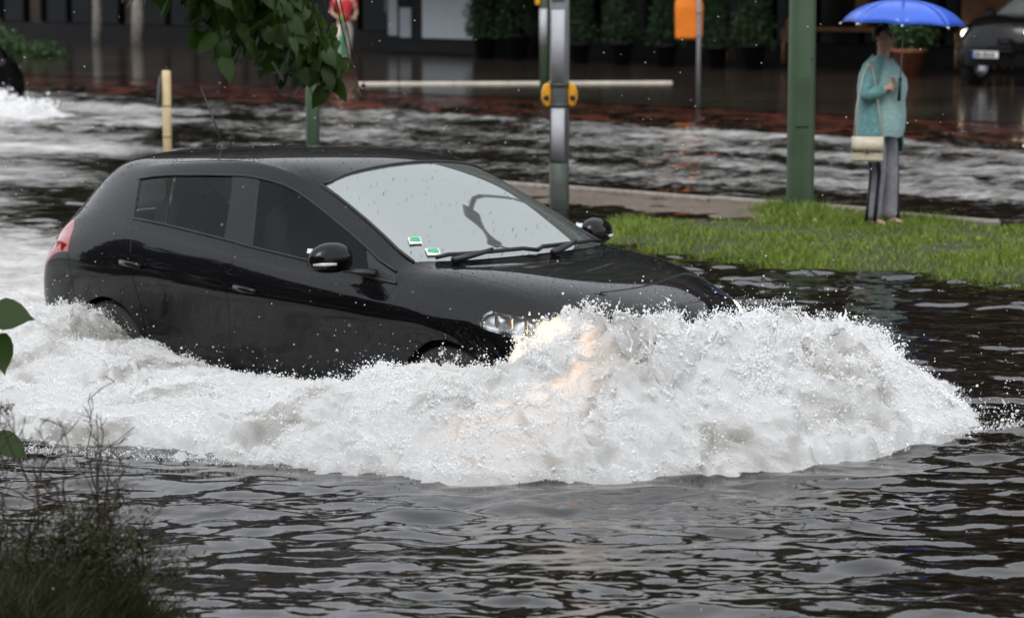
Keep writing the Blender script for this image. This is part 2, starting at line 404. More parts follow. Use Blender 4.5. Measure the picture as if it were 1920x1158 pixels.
def car_panels(root, warp=None, arches=((0.79, 0.31), (3.435, 0.31)), k=8, paint='paint', arch_r=0.345):
    cage = CAGE.copy()
    cage[..., 1] *= -1
    full = np.concatenate([cage, cage[10::-1] * np.array([1, -1, 1])], 0)     # 23 rows: near side, centre, far side
    if warp is not None: full = warp(full)
    S = _bspline(full, k)                                                    # rows
    S = np.swapaxes(_bspline(np.swapaxes(S, 0, 1), k), 0, 1)                 # columns -> (22k+1, 21k+1, 3)
    du = np.gradient(S, axis=0); dv = np.gradient(S, axis=1)
    Nn = np.cross(dv, du); Nn /= np.linalg.norm(Nn, axis=2)[..., None] + 1e-12
    cen = np.array([S[..., 0].mean(), 0, 0.7])
    if np.sum(Nn * (S - cen)) < 0: Nn = -Nn
    A = S.copy()
    d_in = np.zeros(S.shape[:2], bool)
    for ax, az in arches:
        d = np.hypot(S[..., 0] - ax, S[..., 2] - az)
        m = (d < arch_r) & (np.abs(S[..., 1]) > 0.55)
        d_in |= m
        s = arch_r / np.maximum(d, 1e-6)
        A[..., 0] = np.where(m, ax + (S[..., 0] - ax) * s, A[..., 0]); A[..., 2] = np.where(m, az + (S[..., 2] - az) * s, A[..., 2])
    groups = {}
    for jj in range(22):
        j = jj if jj < 11 else 21 - jj
        for i in range(21):
            nm, sd = _part(i, j)
            groups.setdefault((nm, (1 if jj < 11 else 2) if sd else 0), []).append((jj, i))
    parts = {}
    GL = {'windscreen': 'screen', 'quarter_window': 'sideglass', 'rear_side_window': 'sideglass', 'front_side_window': 'sideglass', 'rear_window': 'sideglass', 'headlight': 'lens', 'tail_light': 'red_lens', 'centre_pillar': 'paint', 'mirror_sail_panel': 'trim'}
    for (nm, sd), cells in groups.items():
        q = []
        for jj, i in cells:
            for a in range(jj * k, jj * k + k):
                for b in range(i * k, i * k + k):
                    f = [(a, b), (a, b + 1), (a + 1, b + 1), (a + 1, b)]
                    if all(d_in[p] for p in f): continue
                    q.append(f)
        idx = {}; V = []; NV = []
        glassy = nm in GL
        off = -0.005 if glassy and nm not in ('centre_pillar', 'tail_light', 'headlight') else 0.0
        for f in q:
            for p in f:
                if p not in idx:
                    idx[p] = len(V); V.append(A[p] + Nn[p] * off); NV.append(Nn[p])
        F = [[idx[p] for p in f] for f in q]
        V = np.array(V); NV = np.array(NV)
        cnt = {}
        for f in F:
            for a, b in zip(f, f[1:] + f[:1]): cnt[(min(a, b), max(a, b))] = cnt.get((min(a, b), max(a, b)), 0) + 1
        be = [(a, b) for f in F for a, b in zip(f, f[1:] + f[:1]) if cnt[(min(a, b), max(a, b))] == 1]
        # draw the rim in by 2 mm for the shut line, then fold it inwards
        bv = sorted({v for e in be for v in e})
        nb = {v: [] for v in bv}
        for f in F:
            for v in f:
                if v in nb: nb[v] += [w for w in f if w not in nb]
        V2 = V.copy()
        for v in bv:
            if nb[v]:
                dvec = np.mean(V[nb[v]], 0) - V[v]
                V2[v] = V[v] + dvec / (np.linalg.norm(dvec) + 1e-9) * 0.0025
        V = V2
        base = len(V); rim = {v: base + 2 * t for t, v in enumerate(bv)}
        RV = []; RNm = []
        for v in bv:
            RV += [V[v], V[v] - NV[v] * 0.014]; RNm += [NV[v], NV[v]]
        V = np.concatenate([V, RV]); NV = np.concatenate([NV, RNm])
        F = [tuple(f) for f in F] + [(b, a, rim[a], rim[b]) for a, b in be if False] + [(rim[a], rim[a] + 1, rim[b] + 1, rim[b]) for a, b in be]
        me = bpy.data.meshes.new(nm)
        me.from_pydata(V.tolist(), [], F)
        me.update()
        me.polygons.foreach_set('use_smooth', [True] * len(me.polygons))
        if len(V) == len(me.vertices):
            me.normals_split_custom_set_from_vertices([tuple(x) for x in NV])
        o = link(nm, me, M[GL.get(nm, paint)], root)
        parts[(nm, sd)] = o
    return parts, S, Nn

def wheel(parent, loc, side, r=0.315):
    x, y, z = loc
    w = MB().lathe([(r * .62, -.10), (r * .93, -.105), (r, -.08), (r, .08), (r * .93, .105), (r * .62, .10)], (x, y, z), 32, 'y')
    t = w.build('wheel', M['rubber'], parent, True)
    rm = MB().lathe([(r * .64, -.09 * side), (r * .60, .085 * side), (r * .63, .10 * side)], (x, y, z), 32, 'y')
    for s in range(5):
        a = 2 * PI * s / 5 + 0.3
        rm.tube([(x + .03 * math.cos(a), y + .085 * side, z + .03 * math.sin(a)), (x + r * .6 * math.cos(a), y + .075 * side, z + r * .6 * math.sin(a))], [(.034, .015), (.022, .012)], 6)
    rm.lathe([(.001, .10 * side), (.05, .095 * side), (.055, .07 * side)], (x, y, z), 12, 'y')
    rm.build('rim', M['alloy'], t, True)

def mirror_unit(root, s):
    """door mirror on side s (-1 is the side nearest the photographer)"""
    m = MB()
    prof = []
    for k, (t, w, h, dz) in enumerate([(0, .02, .03, 0), (.02, .055, .062, .0), (.06, .072, .078, .004), (.12, .074, .082, .006), (.18, .066, .074, .004), (.225, .045, .05, -.004), (.245, .012, .015, -.01)]):
        ring = []
        for q in range(12):
            a = 2 * PI * q / 12
            cx = math.cos(a); cz = math.sin(a)
            bx = max(cx, -0.55)                              # flat glass side faces backwards
            ring.append((2.74 + bx * w * 1.05 - t * .12, s * (.865 + t), 1.005 + dz + cz * h))
        prof.append(ring)
    v = [p for r_ in prof for p in r_]
    f = [(i * 12 + q, i * 12 + (q + 1) % 12, i * 12 + 12 + (q + 1) % 12, i * 12 + 12 + q) for i in range(6) for q in range(12)]
    f += [tuple(range(11, -1, -1)), tuple(range(72, 84))]
    m.add(v, f)
    shell = m.build('door_mirror', M['paint'], root, True, sub=1)
    MB().tube([(2.86, s * .80, .93), (2.80, s * .85, .935), (2.76, s * .93, .945)], [(.05, .02), (.045, .016), (.03, .012)], 8).build('mirror_arm', M['trim'], shell, True)
    MB().box((2.655, s * .985, 1.005), (.006, .14, .095), 0.12 * s, .02).build('mirror_glass', M['chrome'], shell)
    MB().tube([(2.80, s * 1.01, .985), (2.775, s * 1.07, .985), (2.73, s * 1.10, .985)], [(.006, .007), (.007, .009), (.005, .007)], 8).build('indicator_lamp', M['clear_lens'], shell, True)
    return shell

def skin_mesh(name, pts, edges, radii, mat_, parent=None, sub=2, root=0):
    me = bpy.data.meshes.new(name)
    me.from_pydata([tuple(p) for p in pts], edges, [])
    o = link(name, me, mat_, parent)
    md = o.modifiers.new('skin', 'SKIN'); md.use_smooth_shade = True; md.branch_smoothing = 0.4
    sv = me.skin_vertices[0].data
    for k, r in enumerate(radii):
        sv[k].radius = r if hasattr(r, '__len__') else (r, r)
        sv[k].use_root = (k == root)
    if sub:
        ms = o.modifiers.new('sub', 'SUBSURF'); ms.levels = sub; ms.render_levels = sub
    return o

# ---- the black hatchback ploughing through the flood
CAR_M = Matrix(((0.7234, 0.6904, -0.0019, -2.19), (-0.6904, 0.7234, 0.0098, 15.694), (0.0081, -0.0058, 1.0, -0.017), (0, 0, 0, 1)))
CAR_NP = np.array(CAR_M)
def CW(P):
    P = np.atleast_2d(np.asarray(P, float))
    return P @ CAR_NP[:3, :3].T + CAR_NP[:3, 3]
def WC(P):
    P = np.atleast_2d(np.asarray(P, float))
    return (P - CAR_NP[:3, 3]) @ np.linalg.inv(CAR_NP[:3, :3]).T

def surf(S, cu, cv, k=8):
    """point of the panel surface at fractional row cu, column cv"""
    a = min(max(int(round(cu * k)), 0), S.shape[0] - 1); b = min(max(int(round(cv * k)), 0), S.shape[1] - 1)
    return S[a, b]

car = empty('hatchback_car')
car.matrix_world = CAR_M
tag(car, 'black five-door hatchback ploughing through the flood behind a white bow wave', 'car')
cp_, CS, CN = car_panels(car)
cp_[('windscreen', 0)]['label'] = 'windscreen with painted sky haze mirroring the pale sky'
cp_[('tail_light', 1)]['label'] = 'red tail light on rear corner'
KK = 8
for s, rows in ((1, (4, 7)), (2, (15, 18))):
    hl = cp_[('headlight', s)]
    # chrome bowl behind the lens
    cells = []
    r0, r1 = rows
    rf = MB()
    for (i, ja, jb) in ((17, 4, 6), (18, 4, 7)):
        a0, a1 = (ja, jb) if s == 1 else (22 - jb, 22 - ja)
        P = [[tuple(CS[a, b] - CN[a, b] * (0.03 + 0.012 * ((b // 2) % 2))) for b in range(i * KK, i * KK + KK + 1)] for a in range(a0 * KK, a1 * KK + 1)]
        rf.grid(P)
    rf.build('reflector', M['reflector'], hl, True)
    yy = -1 if s == 1 else 1
    MB().lathe([(.001, .05), (.03, .045), (.045, .02), (.05, -.02)], (3.915, yy * .685, .70), 16, 'x').build('bulb', M['lamp_on'], hl, True)
    for q in range(3):
        a = surf(CS, 5.1 if s == 1 else 16.9, 17.25 + .22 * q)
        MB().box((a[0] - .012, a[1] - yy * .022, a[2] - .01), (.022, .012, .05 + .012 * q), 0.3 * yy, .003).build('reflector_rib', M['trim' if q != 1 else 'amber'], hl)
    ld = bpy.data.lights.new('headlight_beam', 'SPOT'); ld.energy = 95; ld.color = (1.0, 0.56, 0.24); ld.spot_size = math.radians(85); ld.spot_blend = 0.8; ld.shadow_soft_size = 0.05
    lo = bpy.data.objects.new('headlight_beam', ld); COL.objects.link(lo); lo.parent = hl
    lo.location = (4.09, yy * .83, .62)
    lo.rotation_euler = Vector((.45, yy * 1.0, .42)).to_track_quat('-Z', 'Y').to_euler()
tl = cp_[('tail_light', 1)]
for (cu, cv, m_, sz) in ((4.55, 2.45, 'clear_lens', (.05, .012, .06)), (4.3, 2.75, 'red_lens', (.05, .012, .05))):
    a = surf(CS, cu, cv)
    MB().box((a[0], a[1] - .001, a[2]), sz, -.6, .004).build('lamp_segment', M[m_], tl)
for s in (-1, 1):
    mirror_unit(car, s)
    dr = {(-1, 0): ('rear_door', 1), (-1, 1): ('front_door', 1), (1, 0): ('rear_door', 2), (1, 1): ('front_door', 2)}
    for q, (hx, hz) in enumerate(((1.04, .855), (1.985, .79))):
        MB().tube([(hx - .085, s * .888, hz + .005), (hx - .07, s * .918, hz + .006), (hx, s * .924, hz), (hx + .07, s * .918, hz - .006), (hx + .085, s * .888, hz - .007)], [(.012, .014), (.011, .016), (.011, .017), (.011, .016), (.012, .014)], 8).build('door_handle', M['paint'], cp_[dr[(s, q)]], True)
    # rubber strip under the side glass and drip rail above it
    w = MB()
    jj = 6 if s < 0 else 16
    w.tube([tuple(CS[jj * KK, b] + CN[jj * KK, b] * .002) for b in range(5 * KK, 14 * KK + 1, 4)], .008, 6)
    w.build('waist_moulding', M['trim'], car, True)
    w = MB()
    jj = 7 if s < 0 else 15
    w.tube([tuple(CS[jj * KK, b] + CN[jj * KK, b] * .002) for b in range(5 * KK, 14 * KK + 1, 4)], .007, 6)
    w.build('window_moulding', M['trim'], car, True)
    for wx in (.79, 3.435):
        wheel(car, (wx, s * .775, .315), s)
# bars of the screen surround
w = MB()
for jj in (8, 14):
    w.tube([tuple(CS[jj * KK, b] + CN[jj * KK, b] * .001) for b in range(11 * KK, 14 * KK + 1, 4)], .010, 6)
w.tube([tuple(CS[a, 11 * KK]) for a in range(8 * KK, 14 * KK + 1, 4)], .008, 6)
w.build('screen_seal', M['trim'], car, True)
def on_screen(y, z_up=0.0, back=0.0):
    # point just above the glass near its lower edge
    a = int(np.argmin(np.abs(CS[8 * KK:14 * KK + 1, 14 * KK, 1] - y))) + 8 * KK
    b = 14 * KK - int(back * KK)
    p = CS[a, b] + CN[a, b] * z_up
    return (p[0], y, p[2])
for ya, yb, ym in ((-.62, -.02, -.36), (-.02, .56, .26)):
    wa = MB().tube([on_screen(ya + (yb - ya) * t, .02, .12 + .28 * math.sin(PI * t) * .4) for t in np.linspace(0, 1, 9)], [(.008, .012)] * 9, 6).build('wiper', M['trim'], car, True)
    MB().tube([on_screen(ym - .22, .02, -.25), on_screen(ym, .04, .1), on_screen(ym + .05, .035, .2)], [(.02, .02), (.013, .012), (.010, .009)], 6).build('wiper_arm', M['trim'], wa, True)
# aerial
ae = MB().lathe([(.001, .03), (.022, .024), (.034, .0), (.036, -.015)], (.75, 0, 1.437), 16).build('aerial', M['trim'], car, True)
MB().tube([(.75, 0, 1.45), (.68, 0, 1.58), (.565, 0, 1.77)], [.0085, .006, .0035], 6).build('aerial_rod', M['trim'], ae, True)
# badge on the nose
bd = MB().lathe([(.001, .012), (.05, .008), (.062, -.004)], (4.17, 0, .745), 20, 'x').build('badge_base', M['trim'], car, True)
dm = MB()
for a, b in (((0, -.032), (.042, 0)), ((.042, 0), (0, .032)), ((0, .032), (-.042, 0)), ((-.042, 0), (0, -.032))):
    dm.tube([(4.184, a[1], .745 + a[0]), (4.184, b[1], .745 + b[0])], .007, 6)
dm.build('badge', M['chrome'], bd, True)
# stickers on the glass
for (y, back, c1, w_) in ((-.585, .86, 'sticker_g', .065), (-.55, .42, 'sticker_g', .07)):
    a = int(np.argmin(np.abs(CS[8 * KK:11 * KK + 1, 13 * KK, 1] - y))) + 8 * KK
    b = 14 * KK - int(back * KK)
    p, n_ = Vector(CS[a, b]), Vector(CN[a, b]); t = Vector(CS[a + 2, b] - CS[a - 2, b]).normalized(); u = n_.cross(t).normalized()
    p = p + n_ * .003
    st = MB().add([p - t * w_ / 2 - u * w_ * .45, p + t * w_ / 2 - u * w_ * .45, p + t * w_ / 2 + u * w_ * .45, p - t * w_ / 2 + u * w_ * .45], [(0, 1, 2, 3)]).build('windscreen_sticker', M['sticker_w'], cp_[('windscreen', 0)])
    p = p + n_ * .002
    MB().add([p - t * w_ * .42 - u * w_ * .05, p + t * w_ * .42 - u * w_ * .2, p + t * w_ * .42 + u * w_ * .38, p - t * w_ * .3 + u * w_ * .38], [(0, 1, 2, 3)]).build('sticker_print', M[c1], cp_[('windscreen', 0)])
# cabin
db = MB()
db.grid([[(3.12 - .12 * abs(y) ** 2 - dx, y, z) for y in np.linspace(-.70, .70, 9)] for dx, z in ((0, .93), (.25, .955), (.45, .93), (.52, .80), (.5, .45))])
db.build('dashboard', M['cabin'], car, True)
MB().box((1.75, 0, .30), (3.0, 1.5, .05)).build('cabin_floor', M['cabin'], car)
def seat(x, y, wd=.50):
    b = MB()
    P = []
    for t, hw in ((0, .24), (.2, .255), (.45, .26), (.58, .20), (.62, .12)):
        for side_ in (0,):
            P.append([(x - .12 - .38 * t + (.05 if abs(q) > .7 else 0), y + q * hw * wd / .5, .55 + t) for q in (-1, -.7, 0, .7, 1)])
    b.grid(P)
    s_ = b.build('seat_back', M['seat'], car, True, solid=.12)
    MB().box((x + .1, y, .50), (.52, wd, .14), 0, .04).build('seat_cushion', M['seat'], car)
    MB().box((x - .40, y, 1.235), (.09, .26, .17), 0, .035).build('headrest', M['seat'], s_)
seat(2.15, -.37); seat(2.15, .37)
seat(1.25, -.36, .56); seat(1.25, .36, .56)
sw = MB()
ring = [(2.62 + .06 * math.sin(a), .37 + .185 * math.cos(a), .86 + .175 * math.sin(a)) for a in np.linspace(0, 2 * PI, 25)]
sw.tube(ring, .016, 8, False)
for a in (PI * .02, PI * .98, PI * 1.5):
    sw.tube([(2.64, .37, .85), (2.62 + .06 * math.sin(a), .37 + .185 * math.cos(a), .86 + .175 * math.sin(a))], .016, 6)
sw.tube([(2.64, .37, .85), (2.95, .37, .78)], [.05, .03], 8)
sw.build('steering_wheel', M['cabin'], car, True)
MB().box((2.47, 0, 1.285), (.03, .22, .065), 0, .012).build('interior_mirror', M['trim'], car)

# ---- driver: a seated figure, hands on the wheel
M['skin'] = mat('skin', (0.50, 0.30, 0.22), 0.5, var=0.12, scale=20)
M['dark_cloth'] = mat('dark jacket cloth', (0.03, 0.035, 0.045), 0.9, bump=0.3, bscale=90)
M['hair'] = mat('dark brown hair', (0.02, 0.013, 0.010), 0.5, bump=0.5, bscale=120)
def finger_set(parent, base, fwd, side_, upv, mat_, L=.085, curl=0.9):
    """five short bent chains rooted in a palm"""
    for q, (off, ln) in enumerate(((-.032, .80), (-.011, .97), (.011, 1.0), (.032, .86))):
        p0 = base + side_ * off
        pts = [p0]
        d = fwd.copy(); ang = 0
        for sgm in (.42, .32, .26):
            ang += curl * .6
            dd = (fwd * math.cos(ang) - upv * math.sin(ang)).normalized()
            pts.append(pts[-1] + dd * L * ln * sgm)
        skin_mesh('finger', pts, [(0, 1), (1, 2), (2, 3)], [.0095, .009, .008, .0065], mat_, parent, 1)
    p0 = base - fwd * .05 - side_ * .035
    pts = [p0, p0 - side_ * .025 + fwd * .03, p0 - side_ * .012 + fwd * .058 - upv * .02]
    skin_mesh('thumb', pts, [(0, 1), (1, 2)], [.012, .0105, .008], mat_, parent, 1)
drv = empty('person')
drv.matrix_world = CAR_M
tag(drv, 'driver behind the pale windscreen of the black hatchback, hands on the wheel', 'person')
pts = [(2.08, .37, .62), (2.02, .37, .80), (1.96, .37, 1.0), (1.95, .37, 1.10), (1.98, .37, 1.19), (2.0, .37, 1.25), (2.01, .37, 1.31),
       (1.97, .19, 1.06), (2.18, .14, .86), (2.44, .20, .93), (2.56, .21, .955),
       (1.97, .55, 1.06), (2.18, .60, .86), (2.44, .53, .93), (2.56, .52, .955),
       (2.35, .29, .62), (2.62, .28, .66), (2.86, .29, .42), (2.35, .46, .62), (2.62, .47, .66), (2.86, .46, .42)]
ed = [(0, 1), (1, 2), (2, 3), (3, 4), (4, 5), (5, 6), (3, 7), (7, 8), (8, 9), (9, 10), (3, 11), (11, 12), (12, 13), (13, 14), (0, 15), (15, 16), (16, 17), (0, 18), (18, 19), (19, 20)]
rd = [(.15, .12), (.15, .11), (.17, .11), (.09, .08), .052, .085, .075, .065, .048, .036, .036, .065, .048, .036, .036, .085, .06, .045, .085, .06, .045]
skin_mesh('body', pts, ed, rd, M['skin'], drv)
pts2 = pts[:4] + [pts[7], pts[8], (2.40, .19, .915), pts[11], pts[12], (2.40, .535, .915)]
skin_mesh('jacket', pts2, [(0, 1), (1, 2), (2, 3), (3, 4), (4, 5), (5, 6), (3, 7), (7, 8), (8, 9)], [(.165, .135), (.165, .125), (.185, .12), (.11, .09), .078, .058, .047, .078, .058, .047], M['dark_cloth'], drv)
skin_mesh('hair', [(1.96, .37, 1.26), (1.97, .37, 1.345), (2.03, .37, 1.365)], [(0, 1), (1, 2)], [.075, .072, .05], M['hair'], drv)
for sy in (.205, .525):
    finger_set(drv, Vector((2.60, sy, .965)), Vector((.9, 0, .2)).normalized(), Vector((0, 1, 0)), Vector((-.2, 0, .9)).normalized(), M['skin'])

# ------------------------------------------------------------------ setting: carriageway, flood water, island, pavement
def wet_mat(name, col, col2, rough=0.12, rip=0.25, rscale=3.0, scale=2.0, sx=0.45):
    m, nt, b = new_mat(name)
    b.inputs['Roughness'].default_value = rough
    b.inputs['IOR'].default_value = 1.36
    g = nt.nodes.new('ShaderNodeNewGeometry')
    mp = nt.nodes.new('ShaderNodeMapping'); mp.inputs['Rotation'].default_value = (0, 0, -PSI); mp.inputs['Scale'].default_value = (sx, 1, 1)
    nt.links.new(g.outputs['Position'], mp.inputs['Vector'])
    nz = nt.nodes.new('ShaderNodeTexNoise'); nz.inputs['Scale'].default_value = scale; nz.inputs['Detail'].default_value = 6
    nt.links.new(mp.outputs[0], nz.inputs['Vector'])
    cr = nt.nodes.new('ShaderNodeValToRGB')
    cr.color_ramp.elements[0].color = (*col2, 1); cr.color_ramp.elements[0].position = 0.35
    cr.color_ramp.elements[1].color = (*col, 1); cr.color_ramp.elements[1].position = 0.7
    nt.links.new(nz.outputs['Fac'], cr.inputs['Fac']); nt.links.new(cr.outputs['Color'], b.inputs['Base Color'])
    nb = nt.nodes.new('ShaderNodeTexNoise'); nb.inputs['Scale'].default_value = rscale; nb.inputs['Detail'].default_value = 5
    nt.links.new(mp.outputs[0], nb.inputs['Vector'])
    bp = nt.nodes.new('ShaderNodeBump'); bp.inputs['Strength'].default_value = rip; bp.inputs['Distance'].default_value = 0.02
    nt.links.new(nb.outputs['Fac'], bp.inputs['Height']); nt.links.new(bp.outputs['Normal'], b.inputs['Normal'])
    return m

M['asphalt'] = mat('wet asphalt', (0.05, 0.05, 0.05), 0.3, var=0.3, scale=3)
M['pavement'] = wet_mat('wet pavement slabs', (0.044, 0.033, 0.026), (0.018, 0.013, 0.010), 0.13, 0.10, 2.2, 1.2)
M['redpath'] = wet_mat('wet red cycle path', (0.16, 0.042, 0.026), (0.05, 0.018, 0.013), 0.20, 0.25, 3.0, 1.6)
M['kerb'] = mat('pale granite kerb', (0.24, 0.21, 0.18), 0.6, var=0.25, scale=14, bump=0.3, bscale=60)
M['pale_kerb'] = mat('limewashed kerb edge', (0.62, 0.57, 0.49), 0.6, var=0.12, scale=5)
M['gravel'] = mat('sandy paved island', (0.12, 0.092, 0.066), 0.7, var=0.35, scale=9, bump=0.4, bscale=50)
M['soil'] = mat('grassy soil', (0.045, 0.065, 0.018), 0.95, col2=(0.035, 0.028, 0.016), scale=6, bump=0.6, bscale=30)

def sheet(name, e0, e1, n0, n1, z, mat_, div=1):
    P = [[R(e, n, z) for n in np.linspace(n0, n1, div + 1)] for e in np.linspace(e0, e1, div + 1)]
    o = MB().grid(P).build(name, mat_)
    return tag(o, kind='structure')

road = MB().grid([[(x, y, 0.0) for y in np.linspace(-900, 1100, 9)] for x in np.linspace(-1000, 1000, 9)]).build('road', M['asphalt'])
tag(road, kind='structure')

# foam floating on the water, read by the water material
def water_mat():
    m, nt, b = new_mat('muddy flood water')
    b.inputs['Base Color'].default_value = (0.009, 0.0062, 0.0045, 1)
    b.inputs['Roughness'].default_value = 0.025
    b.inputs['IOR'].default_value = 1.60
    at = nt.nodes.new('ShaderNodeAttribute'); at.attribute_name = 'foam'
    g = nt.nodes.new('ShaderNodeNewGeometry')
    mp = nt.nodes.new('ShaderNodeMapping'); mp.inputs['Rotation'].default_value = (0, 0, 0.25); mp.inputs['Scale'].default_value = (0.55, 1, 1)
    nt.links.new(g.outputs['Position'], mp.inputs['Vector'])
    # broken foam: large clots times fine lace
    n1 = nt.nodes.new('ShaderNodeTexNoise'); n1.inputs['Scale'].default_value = 5.0; n1.inputs['Detail'].default_value = 9; n1.inputs['Roughness'].default_value = 0.72
    nt.links.new(mp.outputs[0], n1.inputs['Vector'])
    ad = nt.nodes.new('ShaderNodeMath'); ad.operation = 'ADD'
    nt.links.new(at.outputs['Fac'], ad.inputs[0]); nt.links.new(n1.outputs['Fac'], ad.inputs[1])
    rp = nt.nodes.new('ShaderNodeMapRange'); rp.inputs[1].default_value = 0.80; rp.inputs[2].default_value = 1.30
    nt.links.new(ad.outputs[0], rp.inputs[0])
    df = nt.nodes.new('ShaderNodeBsdfPrincipled'); df.inputs['Base Color'].default_value = (0.58, 0.57, 0.555, 1); df.inputs['Roughness'].default_value = 0.55
    nb = nt.nodes.new('ShaderNodeTexNoise'); nb.inputs['Scale'].default_value = 9.0; nb.inputs['Detail'].default_value = 5; nb.inputs['Roughness'].default_value = 0.55
    nt.links.new(mp.outputs[0], nb.inputs['Vector'])
    bp = nt.nodes.new('ShaderNodeBump'); bp.inputs['Strength'].default_value = 0.12; bp.inputs['Distance'].default_value = 0.02
    nt.links.new(nb.outputs['Fac'], bp.inputs['Height']); nt.links.new(bp.outputs['Normal'], b.inputs['Normal'])
    b2 = nt.nodes.new('ShaderNodeBump'); b2.inputs['Strength'].default_value = 0.8; b2.inputs['Distance'].default_value = 0.03
    nt.links.new(n1.outputs['Fac'], b2.inputs['Height']); nt.links.new(b2.outputs['Normal'], df.inputs['Normal'])
    mx = nt.nodes.new('ShaderNodeMixShader')
    nt.links.new(rp.outputs[0], mx.inputs[0]); nt.links.new(b.outputs[0], mx.inputs[1]); nt.links.new(df.outputs[0], mx.inputs[2])
    nt.links.new(mx.outputs[0], nt.nodes['Material Output'].inputs['Surface'])
    return m
M['water'] = water_mat()

def smooth(a, b, x):
    t = np.clip((x - a) / (b - a), 0, 1); return t * t * (3 - 2 * t)

def en(x, y): return E2[0] * x + E2[1] * y, N2[0] * x + N2[1] * y

def wave_height(x, y):
    e, n = en(x, y)
    far = smooth(17.5, 20.5, n) * (1 - smooth(26.5, 30.0, n))
    q = np.stack([x, y, x * 0], 1)
    c = WC(np.stack([x, y, x * 0], 1))
    # ripples running out from the bow wave: many small wave trains of mixed length and heading
    rw = np.random.default_rng(23)
    h = x * 0
    pat = 0.75 + 0.9 * gnoise(q * [.55, .8, 1] + [3, 1, 8])
    pat2 = 0.8 + 1.1 * gnoise(q * [.9, 1.4, 1] + [7, 4, 2])
    wp = [1.3 * gnoise(q * [.7, .9, 1] + k_ * 3.7) for k_ in range(5)]
    for k_ in range(64):
        lam = 0.05 * (0.75 / 0.05) ** rw.random()
        ang = -PI / 2 + rw.normal(0, .62)
        kx, ky = math.cos(ang) * 2 * PI / lam, math.sin(ang) * 2 * PI / lam
        ph = kx * x + ky * y + rw.uniform(0, 2 * PI) + wp[k_ % 5]
        amp = 0.00125 * (lam / .22) ** 0.80 * rw.uniform(.5, 1.4)
        h = h + amp * (np.sin(ph) + .22 * np.sin(2 * ph + 1.2)) * np.clip(pat if lam > .16 else pat2, .12, 2)
    # rings left by rain drops
    rr = np.random.default_rng(19)
    for _ in range(70):
        cy_ = rr.uniform(8.6, 15.5); cx_ = rr.uniform(-.2, .2) * cy_; r0 = rr.uniform(.03, .13)
        m_ = (np.abs(x - cx_) < .25) & (np.abs(y - cy_) < .25)
        if m_.any():
            d_ = np.hypot(x[m_] - cx_, y[m_] - cy_)
            h[m_] += .0035 * np.cos((d_ - r0) * 120) * np.exp(-((d_ - r0) / .035) ** 2)
    # wind-ruffled corner by the near bank
    ruff = smooth(-0.2, -1.2, x) * smooth(10.6, 9.6, y)
    h = h + ruff * 0.006 * gnoise(q * [6, 16, 1] + [2, 5, 0.3])
    calm = 1 - 0.85 * smooth(27.5, 31, n)
    h = h * calm
    s = np.stack([e * 0.9, n * 1.7, e * 0], 1)
    h = h + far * (0.045 * gnoise(s) + 0.030 * gnoise(s * 2.3 + 5) + 0.017 * gnoise(s * 5.1 + 9) + 0.008 * gnoise(s * 11 + 2))
    # churned wash behind and beside the car
    wash = smooth(3.2, 0.5, c[:, 0]) * smooth(-3.2, -1.2, c[:, 1]) * smooth(5.0, 2.0, c[:, 1])
    s2 = np.stack([x * 1.6, y * 2.2, x * 0 + 2.2], 1)
    h = h + wash * (0.05 * gnoise(s2) + 0.035 * gnoise(s2 * 2.4 + 3) + 0.018 * gnoise(s2 * 5.5 + 7))
    return h

def foam_amount(x, y):
    e, n = en(x, y)
    c = WC(np.stack([x, y, x * 0], 1))
    wash = smooth(2.6, 0.2, c[:, 0]) * smooth(-3.6, -2.2, c[:, 1]) * smooth(4.6, 1.6, c[:, 1])
    s = np.stack([e * 0.22, n * 0.75, e * 0 + 4.4], 1)
    st = gnoise(s) + 0.6 * gnoise(s * [2.2, 2.4, 1] + 3.3)
    far = smooth(18.3, 19.4, n) * (1 - smooth(26.2, 27.8, n))  # far streaks: foam, with sky glints on the crests put into its colour
    left = smooth(-24, -30, e) * smooth(17.5, 19.5, n) * (1 - smooth(24.6, 26.0, n))
    left2 = smooth(-3.0, -5.0, x) * smooth(14.5, 17.0, y) * (1 - smooth(36, 39, y))
    a = np.maximum(0.74 * wash + 0.10 * st * wash, far * (0.36 + 0.20 * st))
    a = np.maximum(a, left * (0.48 + 0.28 * st)); a = np.maximum(a, left2 * (0.50 + 0.28 * st))
    return np.clip(a, 0, 1)

xs = np.concatenate([np.arange(-14, -3.4, 0.085), np.arange(-3.4, 3.6, 0.027), np.arange(3.6, 12.01, 0.085)])
ys = [7.6]
while ys[-1] < 60:
    y = ys[-1]; ys.append(y + (0.024 if y < 16.5 else min(0.024 + (y - 16.5) * 0.006, 0.11)))
ys = np.array(ys)
X, Y = np.meshgrid(xs, ys, indexing='ij')
hx, hy = X.ravel(), Y.ravel()
WH = wave_height(hx, hy); WF = foam_amount(hx, hy)
I_, J_ = X.shape
ii, jj = np.meshgrid(np.arange(I_ - 1), np.arange(J_ - 1), indexing='ij')
k0 = (ii * J_ + jj).ravel()
_, nn = en(hx, hy)
Fq = np.stack([k0, k0 + J_, k0 + J_ + 1, k0 + 1], 1)
Fq = Fq[nn[Fq[:, 0]] < 31.2]
me = big_mesh('water', np.stack([hx, hy, WL + WH], 1), Fq)
at = me.attributes.new('foam', 'FLOAT', 'POINT'); at.data.foreach_set('value', WF.astype(np.float32))
water = link('water', me, M['water'], None, True)
tag(water, kind='structure')
del X, Y, hx, hy, WH, WF, nn

sheet('pavement', -110, 30, 30.3, 60, WL + 0.012, M['pavement'], 12)
sheet('cycle_path', -110, 30, 26.9, 30.4, WL + 0.0, M['redpath'], 4)

